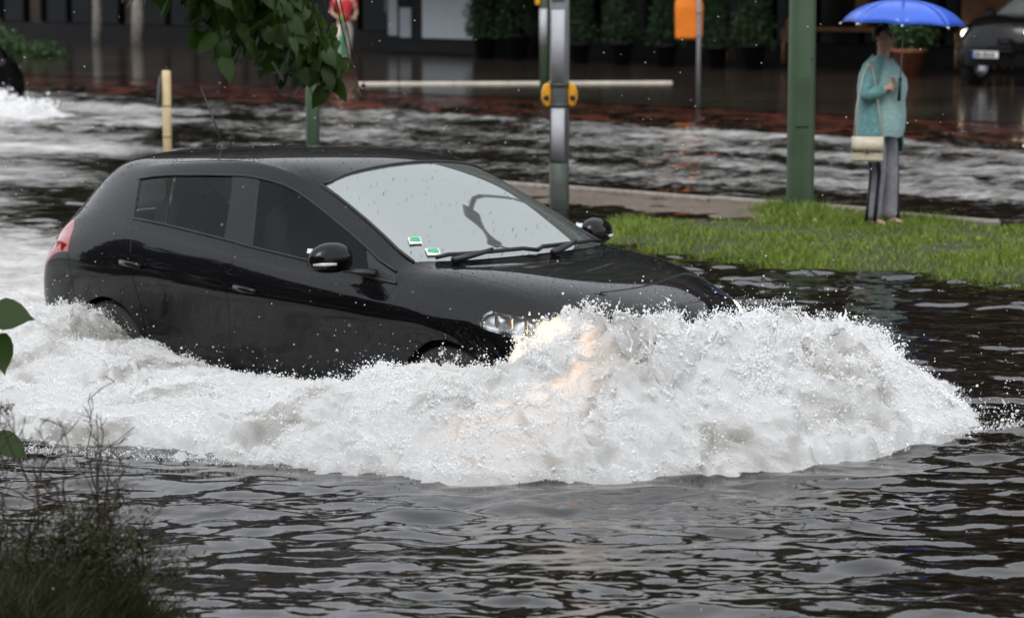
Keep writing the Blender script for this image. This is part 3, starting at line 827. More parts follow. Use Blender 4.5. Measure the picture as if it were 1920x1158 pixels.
# island between the two carriageways: kerbstones, sandy paving, grass
isl = MB().grid([[R(e, n, WL + z) for n, z in ((17.2, -.12), (17.55, .005), (17.9, .02), (18.34, .02))] for e in np.linspace(-17.6, -13.6, 12)]).build('median_island', M['gravel'])
tag(isl, kind='structure')
ks = MB().box((0, 0, 0), (.985, .14, .20), 0, .015).mesh('kerbstone')
ks.materials.append(M['kerb'])
for k in range(6):
    o = link('kerbstone', ks, None, isl)
    o.location = R(-17.6 + k * 1.0, 18.42 + random.uniform(-.01, .01), WL - .035 + random.uniform(-.012, .012)); o.rotation_euler = (random.uniform(-.01, .01), 0, PSI + random.uniform(-.012, .012))
P = []
for e in np.linspace(-15.2, -3.5, 60):
    row = []
    for n in np.linspace(14.1, 18.9, 32):
        d = float(smooth(14.5 + .25 * math.sin(e * 1.7) + .12 * math.sin(e * 5.1), 15.6, n) * (1 - smooth(18.0, 18.4, n)) * smooth(-14.7, -13.7, e - .4 * math.sin(n * 3)))
        row.append(R(e, n, WL - .10 + .15 * d + .02 * mnoise.noise((e * 2, n * 2, 0))))
    P.append(row)
vg = MB().grid(P).build('grass_verge', M['soil'], None, True)
tag(vg, kind='structure')

# limewashed kerb across the forecourt
pk = empty('forecourt_kerb', R(-34.6, 31.35, WL))
tag(pk, 'long pale kerb edging the wet forecourt', 'kerb')
a, b = R(-34.3, 31.7, 0), R(-30.45, 36.0, 0)
L = (b - a).length; ang = math.atan2(b.y - a.y, b.x - a.x)
pkm = MB().box((0, 0, 0), (L / 6 - .008, .14, .07), 0, .012).mesh('kerbstone'); pkm.materials.append(M['pale_kerb'])
for k in range(6):
    o = link('kerbstone', pkm, None, pk)
    o.location = a + (b - a) * ((k + .5) / 6) + Vector((0, 0, WL + .012)) - pk.location
    o.rotation_euler = (0, 0, ang)

# ------------------------------------------------------------------ house front across the street
M['wall'] = mat('dark brown render', (0.05, 0.036, 0.026), 0.85, var=0.35, scale=1.2, bump=0.3, bscale=12)
M['upper'] = mat('ochre brown render', (0.060, 0.042, 0.030), 0.9, var=0.2, scale=0.8)
M['plinth'] = mat('black stone plinth', (0.008, 0.008, 0.009), 0.6, spec=0.2, var=0.3)
M['shopglass'] = mat('dark shop glass', (0.004, 0.005, 0.006), 0.15, spec=0.15)
M['frame'] = mat('black window frame', (0.006, 0.007, 0.008), 0.6, spec=0.2)
M['wood'] = mat('orange varnished wood', (0.36, 0.14, 0.045), 0.45, var=0.25, scale=4)
M['winglass'] = mat('upper window glass', (0.01, 0.011, 0.013), 0.2, spec=0.2)
M['white_trim'] = mat('grey white trim', (0.45, 0.43, 0.40), 0.6)
house = empty('town_house', R(-48, 45, WL), PSI)
tag(house, 'dark shop front of the long house behind the potted shrubs', 'building')
def hb(name, e0, e1, n0, n1, z0, z1, m_, parent=None, bev=0.0):
    o = MB().box(((e0 + e1) / 2 + 48, (n0 + n1) / 2 - 45, (z0 + z1) / 2), (e1 - e0, n1 - n0, z1 - z0), 0, bev).build(name, m_, house if parent is None else parent)
    return o
hb('ground_floor_wall', -105, 5, 45.3, 46.3, 0, 4.2, M['wall'])
hb('upper_wall', -105, 5, 45.0, 47, 4.25, 18.2, M['upper'])
hb('cornice', -105, 5, 44.8, 45.3, 4.0, 4.25, M['white_trim'])
hb('roof', -105, 5, 44.6, 50, 18.25, 19.8, M['plinth'])
hb('plinth', -105, 5, 45.05, 45.3, 0, .42, M['plinth'])
for k in range(24):
    e0 = -100 + k * 4.3
    f = hb('shop_window', e0, e0 + 3.6, 45.2, 45.295, .45, 3.4, M['shopglass'])
    for q in range(4):
        hb('frame_bar', e0 + q * 1.15, e0 + q * 1.15 + .1, 45.1, 45.198, .45, 3.4, M['frame'], f)
    for fl in range(3):
        u = hb('window', e0 + .9, e0 + 2.3, 44.93, 44.998, 5.3 + fl * 3.5, 7.4 + fl * 3.5, M['winglass'])
        hb('window_frame', e0 + .84, e0 + .9, 44.9, 44.99, 5.25 + fl * 3.5, 7.45 + fl * 3.5, M['white_trim'], u)
        hb('window_frame', e0 + 2.3, e0 + 2.36, 44.9, 44.99, 5.25 + fl * 3.5, 7.45 + fl * 3.5, M['white_trim'], u)
M['added_awning'] = mat('added dark brown shading cloth', (0.045, 0.028, 0.02), 0.9)  # unseen cloth overhead, added to shade the pots and chairs
for e0, e1 in ((-47.2, -38.2), (-38.0, -31.2), (-31.0, -22.0)):
    aw = MB().grid([[(e + 48, n - 45, z) for n, z in ((45.0, 3.35), (43.0, 3.0), (40.6, 2.62), (40.58, 2.40))] for e in np.linspace(e0, e1, 6)]).build('added_awning', M['added_awning'], house, solid=.02)
# timber panels and post of the cafe front
hb('timber_panel', -30.25, -27.2, 44.6, 44.75, .92, 2.6, M['wood'])
hb('timber_post', -32.95, -32.65, 44.75, 45.0, .80, 2.6, M['wood'])
hb('timber_sill', -34.6, -31.4, 44.7, 44.9, .70, .78, M['wood'])
hb('door_pane', -47.1, -46.2, 44.9, 45.04, .90, 2.4, mat('grey green door glass', (0.16, 0.18, 0.17), 0.3))

# ------------------------------------------------------------------ bow wave of white water
def foam_mat():
    m, nt, b = new_mat('aerated white water')
    g = nt.nodes.new('ShaderNodeNewGeometry')
    at = nt.nodes.new('ShaderNodeAttribute'); at.attribute_name = 'air'          # share of air in the water
    cr = nt.nodes.new('ShaderNodeValToRGB')
    cr.color_ramp.elements[0].color = (0.15, 0.14, 0.12, 1); cr.color_ramp.elements[0].position = 0.0
    cr.color_ramp.elements[1].color = (0.955, 0.96, 0.965, 1); cr.color_ramp.elements[1].position = 0.72
    el = cr.color_ramp.elements.new(0.32); el.color = (0.54, 0.525, 0.495, 1)
    nt.links.new(at.outputs['Fac'], cr.inputs['Fac'])
    rr = nt.nodes.new('ShaderNodeMapRange'); rr.inputs[3].default_value = 0.06; rr.inputs[4].default_value = 0.38
    nt.links.new(at.outputs['Fac'], rr.inputs[0]); nt.links.new(rr.outputs[0], b.inputs['Roughness'])
    b.inputs['IOR'].default_value = 1.33
    nt.links.new(cr.outputs['Color'], b.inputs['Base Color'])
    n2 = nt.nodes.new('ShaderNodeTexNoise'); n2.inputs['Scale'].default_value = 55; n2.inputs['Detail'].default_value = 6; n2.inputs['Roughness'].default_value = 0.65
    nt.links.new(g.outputs['Position'], n2.inputs['Vector'])
    bp = nt.nodes.new('ShaderNodeBump'); bp.inputs['Strength'].default_value = 0.6; bp.inputs['Distance'].default_value = 0.02
    nt.links.new(n2.outputs['Fac'], bp.inputs['Height']); nt.links.new(bp.outputs['Normal'], b.inputs['Normal'])
    tl = nt.nodes.new('ShaderNodeBsdfTranslucent'); tl.inputs[0].default_value = (0.85, 0.84, 0.82, 1)
    mx = nt.nodes.new('ShaderNodeMixShader'); mx.inputs[0].default_value = 0.36
    nt.links.new(b.outputs[0], mx.inputs[1]); nt.links.new(tl.outputs[0], mx.inputs[2])
    nt.links.new(mx.outputs[0], nt.nodes['Material Output'].inputs['Surface'])
    return m
M['foam'] = foam_mat()
def drop_mat():
    m, nt, b = new_mat('water drops')
    b.inputs['Base Color'].default_value = (0.95, 0.955, 0.96, 1); b.inputs['Roughness'].default_value = 0.12; b.inputs['IOR'].default_value = 1.33
    tl = nt.nodes.new('ShaderNodeBsdfTranslucent'); tl.inputs[0].default_value = (0.95, 0.95, 0.95, 1)
    mx = nt.nodes.new('ShaderNodeMixShader'); mx.inputs[0].default_value = 0.3
    nt.links.new(b.outputs[0], mx.inputs[1]); nt.links.new(tl.outputs[0], mx.inputs[2])
    nt.links.new(mx.outputs[0], nt.nodes['Material Output'].inputs['Surface'])
    return m
M['drops'] = drop_mat()

def drops_object(name, P, rad, mat_, parent=None):
    """a cloud of round drops: bare points turned into spheres"""
    me = bpy.data.meshes.new(name)
    me.vertices.add(len(P)); me.vertices.foreach_set('co', np.ascontiguousarray(P, np.float32).ravel())
    at = me.attributes.new('drop_radius', 'FLOAT', 'POINT'); at.data.foreach_set('value', np.ascontiguousarray(rad, np.float32))
    me.update()
    o = link(name, me, mat_, parent)
    ng = bpy.data.node_groups.new(name + '_points', 'GeometryNodeTree')
    ng.interface.new_socket('Geometry', in_out='INPUT', socket_type='NodeSocketGeometry')
    ng.interface.new_socket('Geometry', in_out='OUTPUT', socket_type='NodeSocketGeometry')
    gi = ng.nodes.new('NodeGroupInput'); go = ng.nodes.new('NodeGroupOutput')
    na = ng.nodes.new('GeometryNodeInputNamedAttribute'); na.data_type = 'FLOAT'; na.inputs['Name'].default_value = 'drop_radius'
    mp = ng.nodes.new('GeometryNodeMeshToPoints')
    sm = ng.nodes.new('GeometryNodeSetMaterial'); sm.inputs['Material'].default_value = mat_
    ng.links.new(gi.outputs[0], mp.inputs['Mesh']); ng.links.new(na.outputs[0], mp.inputs['Radius'])
    ng.links.new(mp.outputs[0], sm.inputs[0]); ng.links.new(sm.outputs[0], go.inputs[0])
    md = o.modifiers.new('points', 'NODES'); md.node_group = ng
    return o

# heights of the white water over the flood, in the car's own axes (forward, left, height)
HC = np.array([
 # outer edge
 (-3.2,-3.4,-.02),(-1.5,-3.5,-.02),(0,-3.45,-.02),(1.4,-3.35,-.02),(2.2,-3.25,-.02),(2.885,-3.09,-.02),(3.58,-2.76,-.02),(4.23,-2.55,-.02),(4.75,-2.22,-.02),(5.02,-1.96,-.02),(5.30,-1.57,-.02),(5.62,-1.0,-.02),(5.68,-.5,-.02),(5.62,.57,-.02),(5.3,1.15,-.02),(4.8,1.75,-.03),(4.0,2.0,-.04),
 # foot of the wave
 (2.2,-2.6,.07),(3.0,-2.5,.09),(3.8,-2.25,.11),(4.4,-1.95,.14),(4.8,-1.65,.18),(5.1,-1.25,.22),(5.35,-.7,.24),(5.4,-.1,.24),(5.3,.5,.16),(5.05,.95,.10),
 # mid slope
 (3.2,-1.9,.14),(3.8,-1.75,.22),(4.3,-1.6,.32),(4.7,-1.3,.42),(4.95,-.95,.46),(5.1,-.5,.46),(5.1,0,.38),(5.05,.35,.30),(4.9,.75,.25),
 # crest
 (2.6,-1.15,.10),(3.03,-1.2,.14),(3.48,-1.2,.27),(3.73,-1.15,.27),(3.98,-1.2,.26),(4.3,-1.15,.46),(4.52,-1.1,.60),(4.7,-.9,.55),(4.8,-.63,.51),(4.8,-.29,.53),(4.8,-.05,.52),(4.8,.24,.43),(4.8,.535,.38),(4.75,.8,.30),(4.6,1.2,.12),
 # behind the crest, against the car
 (4.35,-.6,.30),(4.4,0,.40),(4.35,.5,.28),(3.94,-.98,.17),(4.11,-.94,.44),(4.24,-.90,.52),(4.28,-.86,.50),(3.6,-.95,.25),(3.2,-.92,.14),(2.6,-.92,.05),(1.9,-.92,.07),(1.2,-.92,.12),(4.0,1.0,.12),
 # wash along the flank and rear wheel
 (1.9,-1.4,.10),(1.3,-1.25,.13),(.95,-1.12,.22),(.65,-1.10,.33),(.35,-1.05,.24),(.0,-1.1,.08),(1.9,-2.3,.07),(1.0,-2.2,.09),(.0,-2.3,.08),(-.8,-1.4,.08),(-.8,-2.4,.07),(-2,-1.0,.06),(-2,-2.4,.06),(-3,-1.8,.05),(-1,0,.03),(-2.5,.5,.03),(-1,1.4,.02),(-3.2,1.5,.0)], float)
def _tps(a, b):
    d2 = ((a[:, None, :] - b[None]) ** 2).sum(2) + 1e-9
    return 0.5 * d2 * np.log(d2)
_A = _tps(HC[:, :2], HC[:, :2]) + np.eye(len(HC)) * 0.004
_P = np.c_[np.ones(len(HC)), HC[:, :2]]
_S = np.linalg.solve(np.block([[_A, _P], [_P.T, np.zeros((3, 3))]]), np.r_[HC[:, 2], 0, 0, 0])
def foam_h(x, y):
    Q = np.c_[x, y]; out = np.empty(len(Q))
    for s in range(0, len(Q), 60000):
        q = Q[s:s + 60000]
        out[s:s + 60000] = _tps(q, HC[:, :2]) @ _S[:len(HC)] + np.c_[np.ones(len(q)), q] @ _S[len(HC):]
    return out

gx = np.arange(-3.3, 5.95, 0.0105); gy = np.arange(-3.75, 2.1, 0.0105)
GX, GY = np.meshgrid(gx, gy, indexing='ij')
fx, fy = GX.ravel(), GY.ravel()
fh = foam_h(fx, fy)
fh = np.where(fh > 0, fh * 0.84, fh)
inside = (fx > 0.02) & (fx < 4.22) & (np.abs(fy) < 0.86 - 0.5 * np.clip((fx - 3.6) / 0.7, 0, 1) ** 2)
rough = np.clip(np.maximum(fh, 0.0) / 0.5, 0, 1.1) + 0.16
Q = np.stack([fx, fy, fh * 0.8], 1)
w = np.stack([gnoise(Q * 2.2 + 11), gnoise(Q * 2.2 + 37), gnoise(Q * 2.2 + 71)], 1)
Qw = Q + 0.13 * w
# streaks run outwards from the nose
th = np.arctan2(fy + .2 + .12 * w[:, 0], fx - 3.7 + .12 * w[:, 1]); rd_ = np.hypot(fy + .2, fx - 3.7)
st1 = 1 - 2 * np.abs(gnoise(np.stack([th * 5.5, rd_ * 1.5, fx * 0 + 1], 1)))
st2 = 1 - 2 * np.abs(gnoise(np.stack([th * 15, rd_ * 3.0, fx * 0 + 5], 1)))
big = 1 - 2 * np.abs(gnoise(Qw * 2.1 + 3))
mid = 1 - 2 * np.abs(gnoise(Qw * 5.2 + 9))
sml = 1 - 2 * np.abs(gnoise(Qw * 12 + 15))
fin = 1 - 2 * np.abs(gnoise(Qw * 27 + 21))
vfin = gnoise(Qw * 60 + 27)
air = 0.68 + 0.80 * gnoise(Qw * 1.7 + 44) + 0.42 * gnoise(Qw * 5.0 + 48) + 0.20 * st2 + 0.25 * gnoise(Qw * 16 + 52) + 0.5 * np.clip(fh - .32, 0, .3)
air = air - .22 * smooth(2.2, .3, fx)
air = np.clip(np.maximum(air, .9 - 9 * np.maximum(fh, 0)), 0, 1)
dz = rough * (0.10 * (big - 0.4) + 0.05 * (st1 - .3) + 0.065 * (mid - 0.35) + 0.022 * st2 + 0.042 * sml + 0.026 * fin) + 0.008 * vfin - rough * 0.05 * np.clip(.35 - air, 0, 1)
dx = rough * (0.09 * gnoise(Qw * 2.9 + 51) + 0.05 * gnoise(Qw * 8 + 57) + 0.022 * gnoise(Qw * 22 + 60))
dy = rough * (0.09 * gnoise(Qw * 2.9 + 81) + 0.05 * gnoise(Qw * 8 + 87) + 0.022 * gnoise(Qw * 22 + 90))
# ragged outer edge
edge = fh + 0.06 * gnoise(Q * 1.6 + 4) + 0.05 * gnoise(Q * 6 + 8) + 0.035 * gnoise(Q * 17 + 8)
_s = smooth(-.01, .09, edge)
PZ = (fh + dz - 0.035) * _s - 0.07 * (1 - _s)
P3 = CW(np.stack([fx + dx, fy + dy, np.zeros_like(fx)], 1)); P3[:, 2] = WL + PZ
keep = (edge > -0.05) & ~inside & (PZ > -0.12)
I_, J_ = GX.shape
ii, jj = np.meshgrid(np.arange(I_ - 1), np.arange(J_ - 1), indexing='ij')
k0 = (ii * J_ + jj).ravel()
Fq = np.stack([k0, k0 + J_, k0 + J_ + 1, k0 + 1], 1)
Fq = Fq[keep[Fq].all(1)]
use = np.zeros(len(P3), bool); use[Fq.ravel()] = True
remap = np.cumsum(use) - 1
FV = P3[use]
me = big_mesh('bow_wave', FV, remap[Fq])
at = me.attributes.new('air', 'FLOAT', 'POINT'); at.data.foreach_set('value', air[use].astype(np.float32))
bow = link('bow_wave', me, M['foam'], None, True)
tag(bow, 'churning white bow wave thrown up around the nose of the black hatchback', 'splash', kind='stuff')

# spray: drops lying on, leaving and falling back to the white water
vn = np.empty(len(me.vertices) * 3, np.float32); me.vertices.foreach_get('normal', vn); vn = vn.reshape(-1, 3)
uh = fh[use]; ux, uy = fx[use], fy[use]
clump = gnoise(FV * 4.0 + 2) * 0.5 + gnoise(FV * 11.0 + 6) * 0.5
prob = (0.25 + np.clip(uh, 0, .6) * 1.8) * np.clip(0.25 + 2.0 * clump, 0.0, 2) * (air[use] ** 1.5 + .03)
prob *= np.where(uh < 0.03, .6, 1)
prob /= prob.sum()
NS = 150000
pick = RNG.choice(len(FV), NS, p=prob)
hgt = RNG.exponential(1, NS) * (0.004 + 0.020 * np.clip(uh[pick], 0, .6) / .5)
lf = RNG.random(NS) < 0.06
hgt = np.where(lf, hgt * 3.0, hgt)
SP = FV[pick] + RNG.normal(0, .006, (NS, 3)) + (vn[pick] * 0.8 + np.array([0, 0, .35])) * hgt[:, None]
SR = np.clip(np.exp(RNG.normal(math.log(.0018), .55, NS)), .0008, .008)
# even grain of the finest drops
NF = 160000
pf = RNG.choice(len(FV), NF, p=(lambda w_: w_ / w_.sum())((.35 + np.clip(uh, 0, .6)) * (air[use] + .05) * (FV[:, 2] > WL - .005)))
SP = np.concatenate([SP, FV[pf] + RNG.normal(0, .004, (NF, 3)) + vn[pf] * RNG.exponential(.003, NF)[:, None]])
SR = np.concatenate([SR, np.clip(np.exp(RNG.normal(math.log(.0014), .4, NF)), .0007, .004)])
# fingers thrown off the crest
cr_i = np.where((uh > 0.20))[0]
jets_p, jets_r = [], []
for q in range(650):
    b0 = FV[cr_i[RNG.integers(len(cr_i))]]
    k = RNG.integers(14, 70)
    out = (E2 * RNG.uniform(-.1, .5) - N2 * RNG.uniform(-.3, .5))
    v0 = np.array([out[0], out[1], RNG.uniform(.5, 1.5)]) * RNG.uniform(.5, 1.0)
    t = RNG.random(k) ** 0.8 * RNG.uniform(.05, .16)
    p = b0 + v0 * t[:, None] + np.array([0, 0, -4.9]) * (t ** 2)[:, None] + RNG.normal(0, .008, (k, 3)) * (1 + 6 * t[:, None])
    jets_p.append(p); jets_r.append(np.clip(np.exp(RNG.normal(math.log(.0019), .5, k)), .0009, .007))
# torn ligaments: chains of merging drops that thin out towards their tips
lg_i = np.where(uh > .36)[0]
for q in range(110):
    b0 = FV[lg_i[RNG.integers(len(lg_i))]]
    ln = RNG.uniform(.03, .11); k = int(ln / .0028)
    out = (E2 * RNG.uniform(-.3, .8) - N2 * RNG.uniform(-.5, .6))
    v0 = np.array([out[0], out[1], RNG.uniform(.6, 1.5)]); v0 /= np.linalg.norm(v0)
    t = np.linspace(0, 1, k)
    sd_ = RNG.normal(0, 1, 3) * .25
    p = b0 - v0 * .02 + v0 * (t * ln)[:, None] + sd_ * (t ** 2 * ln)[:, None] + .006 * np.stack([np.sin(t * 9 + q), np.cos(t * 7 + q), np.sin(t * 5)], 1)
    r_ = RNG.uniform(.003, .007) * (1 - t) ** .6 * (1 + .45 * np.sin(t * RNG.uniform(10, 30) + q)) + .0012
    ok_ = RNG.random(k) > t * .45
    jets_p.append(p[ok_]); jets_r.append(r_[ok_])
# loose drops in front of the flank and over the rear wheel
def loose(c0, c1, n_, zr, r0=.0024):
    u = RNG.random(n_)
    p = np.stack([c0[0] + (c1[0] - c0[0]) * u, c0[1] + (c1[1] - c0[1]) * u + RNG.normal(0, .05, n_), WL + RNG.exponential(zr, n_)], 1)
    w_ = CW(np.stack([p[:, 0], p[:, 1], p[:, 2]], 1))
    jets_p.append(w_); jets_r.append(np.clip(np.exp(RNG.normal(math.log(r0), .5, n_)), .0014, .012))
loose((1.2, -1.0), (3.6, -1.02), 260, .06, .0016)
loose((2.6, -1.05), (4.1, -1.05), 350, .12, .0017)
loose((.2, -1.0), (1.25, -1.0), 600, .10, .0016)
loose((4.7, .2), (5.6, .9), 500, .06)
loose((5.3, -1.4), (5.75, .6), 2200, .02, .002)
loose((2.6, -3.15), (5.2, -1.8), 2600, .010, .0018)
SP = np.concatenate([SP] + jets_p); SR = np.concatenate([SR] + jets_r)
ok = SP[:, 2] > WL - .01
spray = drops_object('spray', SP[ok], SR[ok], M['drops'])
tag(spray, 'fine white spray flying off the bow wave of the black hatchback', 'spray', kind='stuff')
# splash of water tongues leaping beside the far headlight
tg = MB()
for (bx, by, hh, lean) in ((4.55, .72, .20, .05), (4.62, .80, .14, -.04), (4.85, .30, .16, .06), (4.9, .05, .13, .0), (5.0, .55, .12, .05), (5.05, .62, .10, -.03), (4.6, -.95, .10, .04), (4.35, -1.0, .12, -.05), (3.75, -1.05, .10, .03), (3.95, -1.02, .13, -.02), (4.8, -.2, .10, .02)):
    b0 = CW([[bx, by, 0]])[0]; z0 = WL + float(foam_h(np.array([bx]), np.array([by]))[0]) - .06
    L_ = np.linspace(0, 1, 9)
    tg.tube([(b0[0] + lean * t * t + .02 * math.sin(9 * t + bx * 7), b0[1] + .01 * math.sin(7 * t + by), z0 + hh * t) for t in L_], [.022 * (1 - t) ** .7 * (1 + .5 * math.sin(17 * t + bx * 9)) + .003 for t in L_], 7)
o = tg.build('water_tongues', M['drops'], None, True, sub=1)
tag(o, 'thin tongues of water leaping from the crest of the bow wave', 'splash', kind='stuff')

# second, smaller splash on the far carriageway at the left edge
def mound(name, c, ax, ay, hh, res, label, seed):
    u = np.linspace(-1, 1, res); U, V = np.meshgrid(u, u, indexing='ij'); U = U.ravel(); V = V.ravel()
    r = np.sqrt(U ** 2 + V ** 2)
    x = c[0] + E2[0] * U * ax + N2[0] * V * ay; y = c[1] + E2[1] * U * ax + N2[1] * V * ay
    h = hh * np.clip(1 - r, 0, 1) ** 1.2
    q = np.stack([x, y, h], 1)
    h2 = h + (h + .03) * (0.5 * (1 - 2 * np.abs(gnoise(q * 2.5 + seed))) + .35 * gnoise(q * 7 + seed) + .2 * gnoise(q * 17 + seed))
    h2 = h2 - .05 - .1 * (r > .97)
    q = np.stack([x + .1 * gnoise(q * 4 + 9), y + .1 * gnoise(q * 4 + 19), WL + h2], 1)
    i, j = np.meshgrid(np.arange(res - 1), np.arange(res - 1), indexing='ij'); k_ = (i * res + j).ravel()
    F_ = np.stack([k_, k_ + res, k_ + res + 1, k_ + 1], 1)
    F_ = F_[(q[F_, 2] > WL - .02).any(1)]
    me_ = big_mesh(name, q, F_)
    at_ = me_.attributes.new('air', 'FLOAT', 'POINT'); at_.data.foreach_set('value', np.clip(.75 + .6 * gnoise(q * 1.5), 0, 1).astype(np.float32))
    o_ = link(name, me_, M['foam'], None, True)
    tag(o_, label, 'splash', kind='stuff')
    return q[q[:, 2] > WL + .05]
mp_ = mound('tyre_splash', (-7.6, 37.8), 2.0, 1.3, .30, 150, 'white splash trailing the car that leaves the frame on the far carriageway', 31)
pk_ = RNG.integers(len(mp_), size=5000)
o = drops_object('splash_drops', mp_[pk_] + RNG.normal(0, .05, (5000, 3)) + np.array([0, 0, .04]), np.clip(RNG.exponential(.006, 5000), .003, .02), M['drops'])
tag(o, 'drops over the white splash at the left edge of the far carriageway', 'spray', kind='stuff')

# rain in the air
n_ = 420
dd = RNG.uniform(7.5, 17, n_)
rp_ = np.stack([RNG.uniform(-.22, .22, n_) * dd, dd, RNG.uniform(WL + .02, 2.6, n_)], 1)
o = drops_object('rain', rp_, RNG.uniform(.0012, .0028, n_), M['drops'])
tag(o, 'scattered falling rain drops', 'rain', kind='stuff')

# rain beads standing on the paint and glass of the hatchback
def bead_mat():
    m, nt, b = new_mat('clear rain beads')
    b.inputs['Base Color'].default_value = (0.02, 0.02, 0.022, 1); b.inputs['Roughness'].default_value = 0.03; b.inputs['IOR'].default_value = 1.5
    return m
M['beads'] = bead_mat()
rb = np.random.default_rng(55)
nb_ = 9000
ra = rb.integers(3 * KK, 19 * KK, nb_); ca = rb.integers(3 * KK, 18 * KK, nb_)
up_ = CN[ra, ca, 2]
kp = rb.random(nb_) < np.clip(.25 + up_, .1, 1) * np.where((ra >= 8 * KK) & (ra < 14 * KK) & (ca >= 11 * KK) & (ca < 14 * KK), .30, 1)
ra, ca = ra[kp], ca[kp]
fa, fb = rb.random(len(ra))[:, None], rb.random(len(ra))[:, None]
bp_ = CS[ra, ca] * (1 - fa) * (1 - fb) + CS[ra + 1, ca] * fa * (1 - fb) + CS[ra, ca + 1] * (1 - fa) * fb + CS[ra + 1, ca + 1] * fa * fb
o = drops_object('rain_beads', bp_ + CN[ra, ca] * .0004, np.clip(np.exp(rb.normal(math.log(.0016), .35, len(ra))), .0008, .0032), M['beads'], car)
tag(o, kind='stuff')

# ------------------------------------------------------------------ posts, signal poles, bin
M['grey_metal'] = mat('grey galvanised pole', (0.27, 0.28, 0.30), 0.5, metal=0.2, var=0.12, scale=5)
M['pale_metal'] = mat('pale grey pole sleeve', (0.42, 0.43, 0.46), 0.55, metal=0.0, var=0.08, scale=6)
M['dark_base'] = mat('dark grey green pole foot', (0.055, 0.065, 0.055), 0.5, var=0.3)
M['lamp_green'] = mat('moss green lamp post paint', (0.050, 0.085, 0.048), 0.45, var=0.18, scale=3, bump=0.15, bscale=25)
M['yellow'] = mat('yellow button box', (0.72, 0.33, 0.015), 0.4, var=0.1)
M['cream'] = mat('cream painted post', (0.62, 0.49, 0.27), 0.5, var=0.12, scale=9)
M['orange'] = mat('orange bin plastic', (0.78, 0.20, 0.012), 0.4, var=0.1, scale=3)
M['sign_back'] = mat('dark grey sign back', (0.035, 0.037, 0.042), 0.5)
M['white_paint'] = mat('white paint', (0.72, 0.72, 0.70), 0.5)

def cyl(name, r0, r1, z0, z1, mat_, parent, n=24, c=(0, 0)):
    b = .01
    return MB().lathe([(.001, z0), (r0, z0), (r0 + (r1 - r0) * .5, (z0 + z1) / 2), (r1, z1 - b), (r1 - b, z1), (.001, z1)], (c[0], c[1], 0), n).build(name, mat_, parent, True)

gp = empty('signal_pole', R(-15.84, 17.2, 0))
tag(gp, 'grey crossing signal pole with two yellow button boxes on the island', 'signal pole')
cyl('pole_foot', .089, .088, .0, .72, M['dark_base'], gp)
cyl('pole', .086, .085, .72, 3.6, M['grey_metal'], gp)
for z0, z1 in ((.74, 1.20), (1.42, 2.05), (2.12, 2.6)):
    # bright label sleeve that covers the half towards the road
    P = [[(.0885 * math.cos(a), .0885 * math.sin(a), z) for a in np.linspace(-2.5, -1.05, 9)] for z in (z0, z1)]
    MB().grid(P).build('sleeve', M['pale_metal'], gp, True, solid=.003)
cyl('collar', .093, .093, 1.20, 1.24, M['dark_base'], gp)
cyl('collar', .093, .093, 1.38, 1.42, M['dark_base'], gp)
for s in (-1, 1):
    bx = MB()
    prof = [(-.10, .015), (-.085, .035), (-.03, .05), (.03, .05), (.085, .035), (.10, .015)]
    v = []
    for z, r in prof:
        for q in range(12):
            a = 2 * PI * q / 12
            v.append((s * (.105 + max(-.03, math.cos(a) * r * 1.1)), -.01 + math.sin(a) * .055, 1.31 + z))
    f = [(i * 12 + q, i * 12 + (q + 1) % 12, i * 12 + 12 + (q + 1) % 12, i * 12 + 12 + q) for i in range(5) for q in range(12)] + [tuple(range(11, -1, -1)), tuple(range(60, 72))]
    b_ = bx.add(v, f).build('button_box', M['yellow'], gp, True)
    MB().lathe([(.001, -.012), (.022, -.01), (.024, 0)], (s * .115, -.066, 1.29), 12, 'y').build('push_button', M['trim'], b_, True)
sh = MB().box((.0, -.02, 2.95), (.26, .2, .62), 0, .03).build('signal_head', M['dark_base'], gp)
for z in (2.82, 3.08):
    MB().lathe([(.001, 0), (.085, .0), (.09, -.07)], (0, -.13, z), 16, 'y').build('signal_lens', M['red_lens'], sh, True)

g2 = empty('signal_pole', R(-27.48, 29.5, 0))
tag(g2, 'thin dark green signal pole behind the grey crossing pole, near the cycle path', 'signal pole')
cyl('pole', .07, .07, .0, 3.2, M['lamp_green'], g2)
P = [[(.074 * math.cos(a), .074 * math.sin(a), z) for a in np.linspace(-2.9, -1.0, 8)] for z in (1.20, 1.75)]
MB().grid(P).build('sleeve', M['pale_metal'], g2, True, solid=.003)
MB().box((-.10, -.03, 1.90), (.07, .10, .2), 0, .02).build('button_box', M['yellow'], g2)

lp = empty('lamp_post', R(-13.80, 18.0, 0))
tag(lp, 'thick moss green lamp post standing in the grass left of the woman', 'lamp post')
pts = [(.119, .0), (.118, .8), (.116, 1.2), (.114, 2.6), (.07, 2.75), (.055, 7.5)]
MB().lathe(pts, (0, 0, 0), 20).build('shaft', M['lamp_green'], lp, True)
MB().lathe([(.124, .30), (.124, .42), (.12, .44)], (0, 0, 0), 20).build('base_collar', M['lamp_green'], lp, True)
MB().box((-.005, -.119, 1.30), (.11, .012, .42), 0, .005).build('service_door', M['lamp_green'], lp)
MB().lathe([(.001, 0), (.012, .001), (.014, .012)], (.075, -.10, 1.66), 10, 'y').build('bolt', M['dark_base'], lp)
MB().tube([(0, 0, 7.4), (.0, -.2, 7.75), (0, -1.0, 7.95)], [.05, .045, .04], 10).build('arm', M['lamp_green'], lp, True)
MB().box((0, -1.3, 7.93), (.28, .75, .12), 0, .04).build('lamp_head', M['grey_metal'], lp)

